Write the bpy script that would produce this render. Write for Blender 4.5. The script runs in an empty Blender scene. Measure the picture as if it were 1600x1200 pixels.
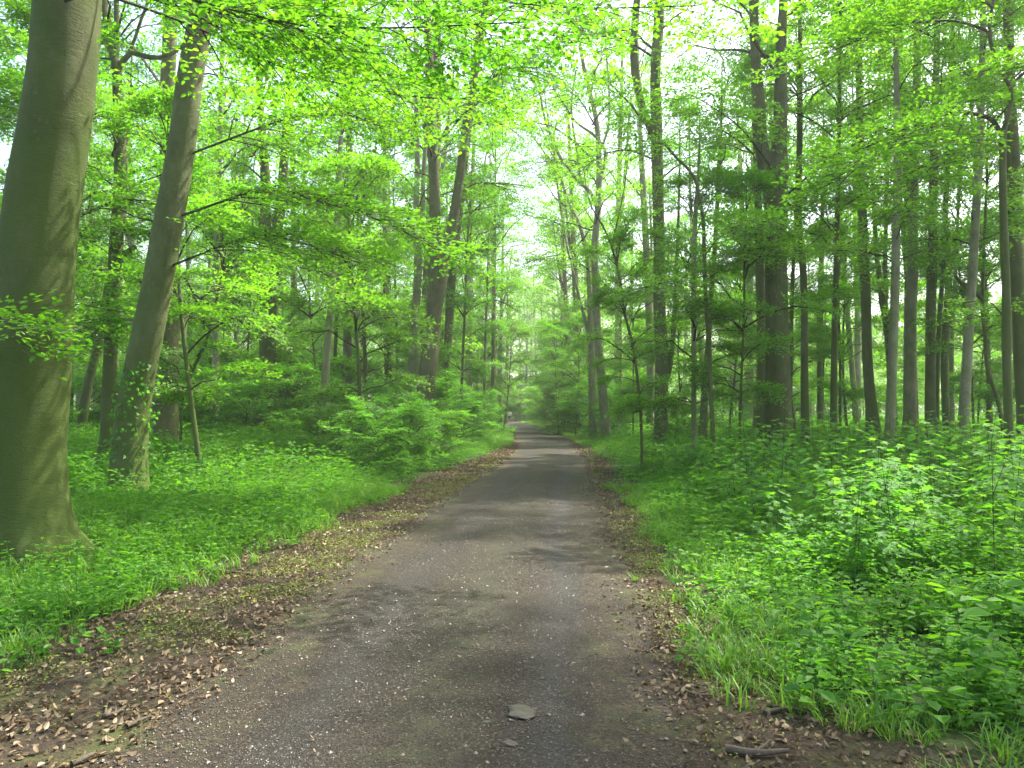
import bpy, math, random
import numpy as np
from mathutils import Vector, noise as mnoise

scene = bpy.context.scene
C = scene.collection
R = math.radians

# ---------------------------------------------------------------- camera
F = 1200.0                       # focal length in pixels of a 1600 px wide frame
PITCH = math.atan(42 / F)
EYE = 1.6
cam_d = bpy.data.cameras.new('camera')
cam_d.sensor_width = 36
cam_d.lens = 36 * F / 1600
cam_d.clip_end = 3000
cam = bpy.data.objects.new('camera', cam_d)
C.objects.link(cam)
cam.location = (0, 0, EYE)
cam.rotation_euler = (R(90) + PITCH, 0, 0)
scene.camera = cam

# ---------------------------------------------------------------- light
SUN_AZ, SUN_EL = 56.0, 57.0      # degrees clockwise from the view direction, degrees up
w = bpy.data.worlds.new('World')
scene.world = w
w.use_nodes = True
nt = w.node_tree
sky = nt.nodes.new('ShaderNodeTexSky')
sky.sky_type = 'NISHITA'
sky.sun_disc = False
sky.sun_elevation = R(SUN_EL)
sky.sun_rotation = R(SUN_AZ)
sky.air_density = 1.0
sky.dust_density = 5.0
sky.ozone_density = .4
nt.links.new(sky.outputs[0], nt.nodes['Background'].inputs[0])
nt.nodes['Background'].inputs[1].default_value = 0.15
sd = bpy.data.lights.new('sun', 'SUN')
sd.energy = 3.3
sd.angle = R(0.6)
sd.color = (1.0, 0.94, 0.82)
sun = bpy.data.objects.new('sun', sd)
C.objects.link(sun)
sv = Vector((math.sin(R(SUN_AZ)) * math.cos(R(SUN_EL)), math.cos(R(SUN_AZ)) * math.cos(R(SUN_EL)), math.sin(R(SUN_EL))))
sun.rotation_euler = (-sv).to_track_quat('-Z', 'Y').to_euler()
sun.location = (20, 40, 60)
scene.view_settings.view_transform = 'Standard'
scene.view_settings.look = 'None'
scene.view_settings.gamma = 1
scene.view_settings.exposure = 2.05
scene.render.engine = 'CYCLES'
cy = scene.cycles
cy.use_denoising = True
cy.max_bounces = 9
cy.diffuse_bounces = 7
cy.glossy_bounces = 2
cy.transmission_bounces = 8
cy.sample_clamp_indirect = 12
cy.use_adaptive_sampling = False

# ---------------------------------------------------------------- helpers
def U(px, py, d):
    """world point on the vertical plane at distance d that is seen at photo pixel px, py"""
    a, b = (px - 800) / F, (600 - py) / F
    cy_, sy_ = math.cos(PITCH), math.sin(PITCH)
    fy = cy_ - b * sy_
    fz = sy_ + b * cy_
    k = d / fy
    return Vector((a * k, d, EYE + fz * k))

def sstep(x):
    x = np.clip(x, 0, 1)
    return x * x * (3 - 2 * x)

PY = [-40, 0, 3.4, 5.4, 7.4, 12.1, 16.3, 19.6, 24.6, 33, 40, 50, 58, 69, 83, 100, 115, 125, 140, 160]
PX = [-1.2, -.75, -.52, -.40, -.30, .02, .32, .62, 1.08, 1.45, 1.58, 1.66, 1.55, 1.15, .75, .1, -1.0, -2.6, -8, -22]
def pc(y):
    return np.interp(y, PY, PX)
HALF = 1.42
def edge_l(y):
    a = np.interp(y, [3, 6, 7.4, 10.2, 13, 16.3, 20.6, 33], [-3.5, -3.0, -3.1, -2.8, -2.6, -2.15, -1.3, -.05])
    return np.where(y < 33, a, pc(y) - 1.5)
def edge_r(y):
    a = np.interp(y, [3.2, 3.7, 4.2, 5.36, 7.4, 10.2, 15, 19.6, 24.6, 33], [2.1, 1.75, 1.25, 1.36, 1.58, 1.85, 2.2, 2.3, 2.62, 3.05])
    return np.where(y < 33, a, pc(y) + 1.6)

def height(x, y):
    x = np.asarray(x, float); y = np.asarray(y, float)
    dx = x - pc(y)
    h = 0.55 * sstep((-dx - 3) / 7) * sstep((y - 8) / 18) + 0.22 * sstep((dx - 3) / 8) * sstep((y - 8) / 15)
    b = np.sin(x * 1.7 + 1.3 * np.sin(y * .9)) * np.cos(y * 1.3 + x * .4) + .6 * np.sin(x * 4.1 + y * 2.3) * np.sin(y * 3.7 - x)
    h = h + 0.03 * b * sstep((np.abs(dx) - 1.7) / 1.2)
    return h
def hz(x, y):
    return float(height(x, y))

def tag(o, label=None, cat=None, group=None, kind=None):
    if label: o['label'] = label
    if cat: o['category'] = cat
    if group: o['group'] = group
    if kind: o['kind'] = kind
    return o

def link(name, me, parent=None, loc=None):
    o = bpy.data.objects.new(name, me)
    C.objects.link(o)
    if parent: o.parent = parent
    if loc is not None: o.location = loc
    return o

def mesh_np(name, V, faces, mats, smooth=()):
    """V (n,3); faces: list of (array (m,k), material index)"""
    me = bpy.data.meshes.new(name)
    V = np.ascontiguousarray(V, np.float32)
    me.vertices.add(len(V))
    me.vertices.foreach_set('co', V.ravel())
    faces = [(np.asarray(f, np.int32), mi) for f, mi in faces if len(f)]
    li = np.concatenate([f.ravel() for f, _ in faces])
    tot = np.concatenate([np.full(len(f), f.shape[1], np.int32) for f, _ in faces])
    mi = np.concatenate([np.full(len(f), m, np.int32) for f, m in faces])
    sm = np.concatenate([np.full(len(f), m in smooth, bool) for f, m in faces])
    st = np.concatenate([[0], np.cumsum(tot)[:-1]]).astype(np.int32)
    me.loops.add(len(li)); me.polygons.add(len(tot))
    me.loops.foreach_set('vertex_index', li)
    me.polygons.foreach_set('loop_start', st)
    me.polygons.foreach_set('loop_total', tot)
    for m in mats: me.materials.append(m)
    me.polygons.foreach_set('material_index', mi)
    me.polygons.foreach_set('use_smooth', sm)
    me.update(calc_edges=True)
    return me

class Geo:
    """collects vertex and face arrays"""
    def __init__(s): s.v = []; s.f = {}; s.n = 0
    def add(s, V, F_, mi=0):
        F_ = np.asarray(F_)
        s.v.append(np.asarray(V, float)); s.f.setdefault((F_.shape[1], mi), []).append(F_ + s.n); s.n += len(V)
    def add2(s, V, parts):
        s.v.append(np.asarray(V, float))
        for F_, mi in parts:
            F_ = np.asarray(F_); s.f.setdefault((F_.shape[1], mi), []).append(F_ + s.n)
        s.n += len(V)
    def arrays(s):
        return np.concatenate(s.v), [(np.concatenate(a), k[1]) for k, a in s.f.items()]
    def build(s, name, mats, smooth=()):
        V, f = s.arrays()
        return mesh_np(name, V, f, mats, smooth)

def unit(a):
    return a / np.maximum(np.linalg.norm(a, axis=-1, keepdims=True), 1e-9)

def leaves(g, P, D, N, L, W, mi=0, detail=False, fold=.12):
    P = np.asarray(P, float); n = len(P)
    D = unit(D); S = unit(np.cross(N, D)); N = np.cross(D, S)
    L = np.broadcast_to(np.asarray(L, float), (n,))[:, None]; W = np.broadcast_to(np.asarray(W, float), (n,))[:, None]
    if detail:
        pts = [P, P + D * L * .28 + S * W * .42 + N * L * fold * .6, P + D * L * .66 + S * W * .40 + N * L * fold * .5,
               P + D * L - N * L * fold * .9, P + D * L * .66 - S * W * .40 + N * L * fold * .5, P + D * L * .28 - S * W * .42 + N * L * fold * .6]
        V = np.stack(pts, 1).reshape(-1, 3); b = np.arange(n)[:, None] * 6
        g.add2(V, [(np.concatenate([b + [0, 3, 2, 1], b + [0, 5, 4, 3]]), mi)])
    else:
        pts = [P, P + D * L * .42 + S * W * .5 + N * L * fold, P + D * L, P + D * L * .42 - S * W * .5 + N * L * fold]
        V = np.stack(pts, 1).reshape(-1, 3); b = np.arange(n)[:, None] * 4
        g.add2(V, [(b + [0, 3, 2, 1], mi)])

def twigs(g, P, Q, r0, r1, mi=1):
    """straight three sided twigs from P to Q"""
    D = unit(Q - P); up = np.where(np.abs(D[:, 2:3]) > .9, [[1., 0, 0]], [[0., 0, 1]])
    S = unit(np.cross(D, up)); T = np.cross(S, D)
    n = len(P); r0 = np.broadcast_to(r0, (n,))[:, None]; r1 = np.broadcast_to(r1, (n,))[:, None]
    pts = []
    for B, r in ((P, r0), (Q, r1)):
        for k in range(3):
            a = 2 * math.pi * k / 3
            pts.append(B + (S * math.cos(a) + T * math.sin(a)) * r)
    V = np.stack(pts, 1).reshape(-1, 3); b = np.arange(n)[:, None] * 6
    g.add2(V, [(np.concatenate([b + [0, 1, 4, 3], b + [1, 2, 5, 4], b + [2, 0, 3, 5]]), mi)])

def spline(pts, rad, step):
    """Catmull-Rom through the points, resampled about every step metres"""
    P = [np.array(p, float) for p in pts]
    P = [2 * P[0] - P[1]] + P + [2 * P[-1] - P[-2]]
    out, ro = [], []
    for i in range(1, len(P) - 2):
        L = np.linalg.norm(P[i + 1] - P[i]); n = max(1, int(round(L / step)))
        for k in range(n):
            t = k / n
            a, b, c, d = P[i - 1], P[i], P[i + 1], P[i + 2]
            out.append(.5 * (2 * b + (c - a) * t + (2 * a - 5 * b + 4 * c - d) * t * t + (3 * b - a - 3 * c + d) * t ** 3))
            ro.append(rad[i - 1] + (rad[i] - rad[i - 1]) * t)
    out.append(P[-2]); ro.append(rad[-1])
    return np.array(out), np.array(ro)

def tube(g, pts, rad, sides=12, mi=1, step=.25, flare=0, seed=0, bump=.05, z0=None, knots=0):
    P, r = spline(pts, rad, step)
    T = np.gradient(P, axis=0); T = unit(T)
    n = len(P)
    ref = np.array([0, 1., 0]) if abs(T[:, 2]).mean() > .5 else np.array([0, 0, 1.])
    S = unit(np.cross(T, ref)); B = np.cross(S, T)
    a = np.arange(sides) * 2 * math.pi / sides
    rng = random.Random(seed)
    ph = [rng.uniform(0, 6.3) for _ in range(6)]
    base = P[0][2] if z0 is None else z0
    rr = np.repeat(r[:, None], sides, 1)
    s = np.cumsum(np.concatenate([[0], np.linalg.norm(np.diff(P, axis=0), axis=1)]))
    A, SS = np.meshgrid(a, s)
    rr = rr * (1 + bump * (np.sin(2 * A + SS * .7 + ph[0]) * .6 + np.sin(3 * A - SS * 1.3 + ph[1]) * .4 + .5 * np.sin(SS * 2.1 + ph[2] + A)))
    if flare:
        zz = np.maximum(P[:, 2] - base, 0)[:, None]
        lob = .62 + .38 * np.cos(5 * A + ph[3] + .6 * np.sin(A + ph[4]))
        rr = rr * (1 + flare * (np.exp(-zz / .20) * lob + .28 * np.exp(-zz / .7)))
    for _ in range(knots):
        k0 = rng.uniform(.8, s[-1] * .6); a0 = rng.uniform(0, 6.3)
        da = np.angle(np.exp(1j * (A - a0)))
        rr = rr * (1 + rng.uniform(.05, .12) * np.exp(-((SS - k0) / .12) ** 2 - (da / .35) ** 2))
    V = P[:, None, :] + rr[..., None] * (np.cos(A)[..., None] * S[:, None, :] + np.sin(A)[..., None] * B[:, None, :])
    V = V.reshape(-1, 3)
    i = np.arange(n - 1)[:, None] * sides; k = np.arange(sides)[None, :]; k2 = (k + 1) % sides
    Fq = np.stack([i + k, i + k2, i + sides + k2, i + sides + k], -1).reshape(-1, 4)
    g.add(V, Fq, mi)
    # closed tip
    g.add(V[-sides:], np.stack([np.zeros(sides - 2, int), np.arange(1, sides - 1), np.arange(2, sides)], -1), mi)
    return P, r

# ---------------------------------------------------------------- materials
def mat(name):
    m = bpy.data.materials.new(name); m.use_nodes = True
    nt = m.node_tree; nt.nodes.clear()
    out = nt.nodes.new('ShaderNodeOutputMaterial')
    return m, nt, out
def N(nt, t, **kw):
    n = nt.nodes.new(t)
    for k, v in kw.items(): setattr(n, k, v)
    return n
def ramp(nt, src, stops):
    r = nt.nodes.new('ShaderNodeValToRGB')
    el = r.color_ramp.elements
    while len(el) < len(stops): el.new(.5)
    for e, (p, c) in zip(el, stops):
        e.position = p; e.color = (*c, 1) if len(c) == 3 else c
    nt.links.new(src, r.inputs[0]); return r.outputs[0]
def noise(nt, vec, scale, detail=4, rough=.6, dist=0):
    n = N(nt, 'ShaderNodeTexNoise'); n.inputs['Scale'].default_value = scale
    n.inputs['Detail'].default_value = detail; n.inputs['Roughness'].default_value = rough; n.inputs['Distortion'].default_value = dist
    if vec is not None: nt.links.new(vec, n.inputs['Vector'])
    return n.outputs['Fac']
def mixc(nt, fac, a, b, mode='MIX'):
    m = N(nt, 'ShaderNodeMix', data_type='RGBA', blend_type=mode)
    for s, v in ((0, fac), (6, a), (7, b)):
        if isinstance(v, (int, float)): m.inputs[s].default_value = v
        elif isinstance(v, tuple): m.inputs[s].default_value = (*v, 1)
        else: nt.links.new(v, m.inputs[s])
    return m.outputs[2]
def math_(nt, op, a, b=0., c=None):
    m = N(nt, 'ShaderNodeMath', operation=op)
    for i, v in enumerate((a, b) if c is None else (a, b, c)):
        if isinstance(v, (int, float)): m.inputs[i].default_value = v
        else: nt.links.new(v, m.inputs[i])
    return m.outputs[0]
def scaled(nt, src, s):
    m = N(nt, 'ShaderNodeVectorMath', operation='MULTIPLY'); nt.links.new(src, m.inputs[0]); m.inputs[1].default_value = s
    return m.outputs[0]

def leaf_mat(name, cols, trans, gloss=.06, tw=.5, rough=.45):
    m, nt, out = mat(name)
    geo = N(nt, 'ShaderNodeNewGeometry')
    oi = N(nt, 'ShaderNodeObjectInfo')
    v = math_(nt, 'ADD', math_(nt, 'MULTIPLY', geo.outputs['Random Per Island'], .75), math_(nt, 'MULTIPLY', oi.outputs['Random'], .25))
    n = len(cols) - 1
    c = ramp(nt, v, [(i / n, x) for i, x in enumerate(cols)])
    t = ramp(nt, v, [(i / (len(trans) - 1), x) for i, x in enumerate(trans)])
    d = N(nt, 'ShaderNodeBsdfDiffuse'); nt.links.new(c, d.inputs[0])
    tr = N(nt, 'ShaderNodeBsdfTranslucent'); nt.links.new(t, tr.inputs[0])
    mx = N(nt, 'ShaderNodeMixShader'); mx.inputs[0].default_value = tw
    nt.links.new(d.outputs[0], mx.inputs[1]); nt.links.new(tr.outputs[0], mx.inputs[2])
    gl = N(nt, 'ShaderNodeBsdfGlossy'); gl.inputs['Roughness'].default_value = rough; gl.inputs[0].default_value = (1, 1, 1, 1)
    m2 = N(nt, 'ShaderNodeMixShader'); m2.inputs[0].default_value = gloss
    nt.links.new(mx.outputs[0], m2.inputs[1]); nt.links.new(gl.outputs[0], m2.inputs[2])
    nt.links.new(m2.outputs[0], out.inputs[0])
    return m

M = {}
M['leaf'] = leaf_mat('beech_leaf', [(.045, .125, .008), (.075, .17, .009), (.12, .22, .012)], [(.11, .42, .012), (.185, .55, .014), (.29, .64, .02)], gloss=.035, rough=.55)
M['leaf_bright'] = leaf_mat('beech_leaf_lit', [(.060, .15, .008), (.095, .20, .010), (.145, .26, .014)], [(.125, .44, .012), (.22, .57, .014), (.34, .66, .02)], tw=.52, gloss=.035, rough=.55)  # brighter copy of the beech leaf; its colour stands in for sunlit foliage
M['leaf_dark'] = leaf_mat('shrub_leaf', [(.030, .10, .014), (.050, .14, .016), (.075, .18, .018)], [(.12, .44, .03), (.18, .54, .03), (.28, .62, .04)], gloss=.02, rough=.6)
M['herb'] = leaf_mat('herb_leaf', [(.035, .12, .012), (.058, .18, .014), (.10, .25, .02)], [(.12, .44, .014), (.22, .58, .016), (.33, .66, .025)], gloss=.02, tw=.42, rough=.6)
M['maple'] = leaf_mat('maple_leaf', [(.035, .13, .015), (.060, .20, .018), (.10, .27, .022)], [(.10, .40, .02), (.19, .54, .025), (.32, .62, .04)], gloss=.02, tw=.45, rough=.6)
M['grass'] = leaf_mat('grass_blade', [(.045, .14, .012), (.075, .20, .014), (.14, .28, .03)], [(.12, .38, .02), (.22, .5, .02), (.36, .58, .05)], gloss=.03, tw=.4, rough=.5)
M['litter'] = leaf_mat('dead_leaf', [(.07, .048, .027), (.14, .10, .055), (.24, .18, .105), (.10, .065, .035), (.19, .145, .085)], [(.10, .05, .02), (.2, .1, .04), (.2, .12, .05)], gloss=.03, tw=.15)
M['moss'] = leaf_mat('moss_leaf', [(.10, .16, .02), (.17, .22, .03), (.24, .27, .05)], [(.2, .3, .03), (.3, .4, .04)], gloss=.02, tw=.25)

def bark(name, c1, c2, c3, algae, alg_amt, kind='smooth', bump=.6):
    m, nt, out = mat(name)
    tc = N(nt, 'ShaderNodeTexCoord'); oi = N(nt, 'ShaderNodeObjectInfo')
    add = N(nt, 'ShaderNodeVectorMath', operation='ADD'); nt.links.new(tc.outputs['Object'], add.inputs[0])
    rv = N(nt, 'ShaderNodeVectorMath', operation='SCALE'); rv.inputs[0].default_value = (13, 7, 5); nt.links.new(oi.outputs['Random'], rv.inputs['Scale'])
    nt.links.new(rv.outputs[0], add.inputs[1])
    P = add.outputs[0]
    if kind == 'smooth':
        big = noise(nt, scaled(nt, P, (1.5, 1.5, .8)), 2.0, 5, .65)
        fine = noise(nt, scaled(nt, P, (5, 5, 8)), 4.0, 6, .75, .5)
        bands = noise(nt, scaled(nt, P, (1.2, 1.2, 5)), 1.3, 4, .7, 1.0)
        hgt = math_(nt, 'ADD', math_(nt, 'MULTIPLY', bands, .7), math_(nt, 'MULTIPLY', fine, .5))
    else:
        big = noise(nt, scaled(nt, P, (1.5, 1.5, .7)), 2.0, 5, .65)
        fine = noise(nt, scaled(nt, P, (16, 16, 1.6)), 2.4, 6, .75, .8)
        bands = noise(nt, scaled(nt, P, (9, 9, 1.1)), 1.5, 4, .7, .6)
        hgt = math_(nt, 'ADD', math_(nt, 'MULTIPLY', fine, 1.0), math_(nt, 'MULTIPLY', bands, .5))
    c = ramp(nt, big, [(.3, c1), (.5, c2), (.72, c3)])
    sp = N(nt, 'ShaderNodeTexVoronoi'); sp.inputs['Scale'].default_value = 11; sp.inputs['Randomness'].default_value = 1; nt.links.new(scaled(nt, P, (1, 1, .7)), sp.inputs['Vector'])
    spot = math_(nt, 'MULTIPLY', ramp(nt, math_(nt, 'ADD', sp.outputs['Distance'], math_(nt, 'MULTIPLY', fine, .25)), [(.24, (1, 1, 1)), (.34, (0, 0, 0))]), math_(nt, 'GREATER_THAN', noise(nt, P, 1.3, 3, .6), .50))
    c = mixc(nt, math_(nt, 'MULTIPLY', spot, .45), c, tuple(x * 1.35 for x in c3))
    crk = noise(nt, scaled(nt, P, (2, 2, 9) if kind == 'smooth' else (12, 12, 2)), 5.0, 7, .8, 1.5)
    c = mixc(nt, ramp(nt, crk, [(.30, (.8, .8, .8)), (.42, (0, 0, 0))]), c, tuple(x * .35 for x in c1))
    hgt = math_(nt, 'ADD', hgt, math_(nt, 'MULTIPLY', crk, .6))
    c = mixc(nt, .55, c, ramp(nt, hgt, [(.35, (.25, .25, .25)), (.65, (.9, .9, .9)), (.9, (1, 1, 1))]), 'MULTIPLY')
    # algae grows in patches, more of it low on the stem
    sep = N(nt, 'ShaderNodeSeparateXYZ'); nt.links.new(tc.outputs['Object'], sep.inputs[0])
    low = math_(nt, 'MULTIPLY', math_(nt, 'SUBTRACT', 6.0, sep.outputs[2]), .05)
    patch = noise(nt, scaled(nt, P, (1.1, 1.1, .35)), 1.7, 5, .7)
    am = math_(nt, 'ADD', math_(nt, 'ADD', patch, alg_amt - .33), low)
    am = ramp(nt, am, [(.38, (0, 0, 0)), (.75, (1, 1, 1))])
    c = mixc(nt, math_(nt, 'MULTIPLY', am, .8), c, mixc(nt, fine, algae, tuple(x * 1.7 for x in algae)))
    b = N(nt, 'ShaderNodeBsdfPrincipled'); nt.links.new(c, b.inputs['Base Color']); b.inputs['Roughness'].default_value = .85
    b.inputs['Specular IOR Level'].default_value = .25
    bp = N(nt, 'ShaderNodeBump'); bp.inputs['Strength'].default_value = bump; bp.inputs['Distance'].default_value = .05
    nt.links.new(hgt, bp.inputs['Height']); nt.links.new(bp.outputs[0], b.inputs['Normal'])
    nt.links.new(b.outputs[0], out.inputs[0])
    return m
M['beech'] = bark('beech_bark', (.07, .078, .038), (.115, .122, .06), (.18, .185, .105), (.06, .092, .014), .30)
M['mossy'] = bark('mossy_beech_bark', (.055, .062, .028), (.088, .095, .042), (.15, .15, .08), (.048, .078, .010), .40)
M['pale'] = bark('pale_beech_bark', (.15, .15, .095), (.23, .22, .145), (.33, .315, .22), (.09, .13, .022), .16)
M['dark'] = bark('dark_bark', (.060, .068, .030), (.105, .113, .048), (.155, .16, .074), (.055, .085, .016), .26, 'rough', .5)
M['furrow'] = bark('furrowed_bark', (.075, .082, .038), (.13, .136, .065), (.19, .192, .095), (.06, .09, .016), .22, 'rough', .9)
M['brown'] = bark('brown_bark', (.075, .078, .038), (.125, .125, .060), (.175, .172, .088), (.07, .09, .02), .12, 'rough', .8)
M['twig'] = bark('twig_bark', (.03, .028, .02), (.05, .045, .03), (.08, .07, .05), (.03, .05, .01), .1, 'rough', .2)

def soil_color(nt, P):
    """dark soil under brown leaf litter with a little moss; the same pigments on ground and path edge"""
    a = noise(nt, P, 9, 6, .7); b = noise(nt, P, 42, 4, .7); c = noise(nt, P, 2.2, 4, .6)
    col = ramp(nt, b, [(.32, (.018, .014, .010)), (.5, (.045, .034, .022)), (.66, (.115, .085, .05)), (.8, (.19, .15, .09))])
    col = mixc(nt, ramp(nt, a, [(.42, (0, 0, 0)), (.62, (1, 1, 1))]), col, (.035, .027, .02))
    return mixc(nt, ramp(nt, c, [(.5, (0, 0, 0)), (.72, (.6, .6, .6))]), col, (.075, .10, .025)), b

def ground_mat():
    m, nt, out = mat('forest_floor')
    tc = N(nt, 'ShaderNodeTexCoord'); P = tc.outputs['Object']
    col, b = soil_color(nt, P)
    at = N(nt, 'ShaderNodeAttribute', attribute_name='growth')
    g = noise(nt, P, 14, 5, .7)
    grn = ramp(nt, g, [(.3, (.012, .022, .006)), (.55, (.03, .07, .012)), (.75, (.06, .13, .02))])
    col = mixc(nt, math_(nt, 'MULTIPLY', at.outputs['Fac'], .85), col, grn)
    bs = N(nt, 'ShaderNodeBsdfPrincipled'); nt.links.new(col, bs.inputs['Base Color']); bs.inputs['Roughness'].default_value = .95
    bs.inputs['Specular IOR Level'].default_value = .2
    bp = N(nt, 'ShaderNodeBump'); bp.inputs['Strength'].default_value = .8; bp.inputs['Distance'].default_value = .03
    nt.links.new(b, bp.inputs['Height']); nt.links.new(bp.outputs[0], bs.inputs['Normal'])
    nt.links.new(bs.outputs[0], out.inputs[0]); return m

def path_mat():
    m, nt, out = mat('gravel_path')
    tc = N(nt, 'ShaderNodeTexCoord'); P = tc.outputs['Object']
    at = N(nt, 'ShaderNodeAttribute', attribute_name='across')
    u = at.outputs['Fac']                      # -1 left edge .. 1 right edge
    soil, sb = soil_color(nt, P)
    def vor(scale):
        v = N(nt, 'ShaderNodeTexVoronoi'); v.inputs['Scale'].default_value = scale; nt.links.new(P, v.inputs['Vector']); return v
    v1, v2 = vor(95), vor(38)
    fine = noise(nt, P, 75, 6, .8)
    grit = ramp(nt, v1.outputs['Color'], [(.1, (.012, .0095, .007)), (.5, (.029, .024, .018)), (.8, (.050, .042, .032)), (.97, (.14, .125, .10))])
    sep = N(nt, 'ShaderNodeSeparateColor'); nt.links.new(v2.outputs['Color'], sep.inputs[0])
    peb = ramp(nt, sep.outputs[0], [(.0, (.03, .025, .02)), (.75, (.06, .052, .04)), (.95, (.14, .13, .10))])
    isp = math_(nt, 'MULTIPLY', math_(nt, 'LESS_THAN', v2.outputs['Distance'], .32), math_(nt, 'GREATER_THAN', sep.outputs[1], .62))
    col = mixc(nt, isp, grit, peb)
    col = mixc(nt, .85, col, ramp(nt, fine, [(.36, (.16, .15, .14)), (.5, (.85, .8, .76)), (.66, (2.1, 2.0, 1.85))]), 'MULTIPLY')
    # patches: redder brick grit left, worn wheel tracks with a bluish sheen put into the colour, mossy centre
    big = noise(nt, scaled(nt, P, (1, .45, 1)), 1.1, 4, .6)
    col = mixc(nt, ramp(nt, big, [(.4, (0, 0, 0)), (.65, (.3, .3, .3))]), col, mixc(nt, fine, (.028, .021, .016), (.060, .045, .035)))
    tr = math_(nt, 'SUBTRACT', 1.0, math_(nt, 'MULTIPLY', math_(nt, 'ABSOLUTE', math_(nt, 'SUBTRACT', u, .52)), 5.5))
    tr = math_(nt, 'MULTIPLY', math_(nt, 'MAXIMUM', tr, 0), .45)
    tl = math_(nt, 'SUBTRACT', 1.0, math_(nt, 'MULTIPLY', math_(nt, 'ABSOLUTE', math_(nt, 'ADD', u, .42)), 4.5))
    tl = math_(nt, 'MULTIPLY', math_(nt, 'MAXIMUM', tl, 0), .25)
    col = mixc(nt, math_(nt, 'MAXIMUM', tr, tl), col, mixc(nt, fine, (.036, .040, .045), (.070, .075, .081)))
    mid = math_(nt, 'SUBTRACT', 1.0, math_(nt, 'MULTIPLY', math_(nt, 'ABSOLUTE', math_(nt, 'SUBTRACT', u, .04)), 3.2))
    mid = math_(nt, 'MULTIPLY', math_(nt, 'MULTIPLY', math_(nt, 'MAXIMUM', mid, 0), .7), ramp(nt, noise(nt, P, 7, 5, .7), [(.4, (0, 0, 0)), (.6, (1, 1, 1))]))
    col = mixc(nt, mid, col, (.05, .056, .028))
    col = mixc(nt, .6, col, ramp(nt, noise(nt, P, 48, 6, .8), [(.36, (.3, .29, .27)), (.5, (.9, .88, .84)), (.64, (1.7, 1.65, 1.55))]), 'MULTIPLY')
    damp = noise(nt, scaled(nt, P, (1, .6, 1)), 3.3, 7, .75)
    col = mixc(nt, ramp(nt, damp, [(.52, (0, 0, 0)), (.66, (.55, .55, .55))]), col, (.017, .0145, .012))
    e = math_(nt, 'ABSOLUTE', u)
    en = math_(nt, 'ADD', e, math_(nt, 'MULTIPLY', math_(nt, 'SUBTRACT', noise(nt, P, 3.0, 7, .75), .5), .75))
    col = mixc(nt, ramp(nt, en, [(.58, (0, 0, 0)), (.70, (1, 1, 1))]), col, soil)
    bs = N(nt, 'ShaderNodeBsdfPrincipled'); nt.links.new(col, bs.inputs['Base Color'])
    bs.inputs['Roughness'].default_value = .8; bs.inputs['Specular IOR Level'].default_value = .3
    h = math_(nt, 'ADD', math_(nt, 'MULTIPLY', v1.outputs['Distance'], -.5), math_(nt, 'MULTIPLY', fine, .6))
    h = math_(nt, 'ADD', h, math_(nt, 'MULTIPLY', math_(nt, 'MULTIPLY', isp, math_(nt, 'SUBTRACT', .32, v2.outputs['Distance'])), 2.5))
    bp = N(nt, 'ShaderNodeBump'); bp.inputs['Strength'].default_value = 1.0; bp.inputs['Distance'].default_value = .02
    nt.links.new(h, bp.inputs['Height']); nt.links.new(bp.outputs[0], bs.inputs['Normal'])
    nt.links.new(bs.outputs[0], out.inputs[0]); return m

def plain(name, c, rough=.8, var=.25, scale=30):
    m, nt, out = mat(name)
    tc = N(nt, 'ShaderNodeTexCoord')
    f = noise(nt, tc.outputs['Object'], scale, 5, .65)
    col = ramp(nt, f, [(.3, tuple(x * (1 - var) for x in c)), (.7, tuple(min(1, x * (1 + var)) for x in c))])
    b = N(nt, 'ShaderNodeBsdfPrincipled'); nt.links.new(col, b.inputs['Base Color']); b.inputs['Roughness'].default_value = rough
    bp = N(nt, 'ShaderNodeBump'); bp.inputs['Strength'].default_value = .4; bp.inputs['Distance'].default_value = .01
    nt.links.new(f, bp.inputs['Height']); nt.links.new(bp.outputs[0], b.inputs['Normal'])
    nt.links.new(b.outputs[0], out.inputs[0]); return m

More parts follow.
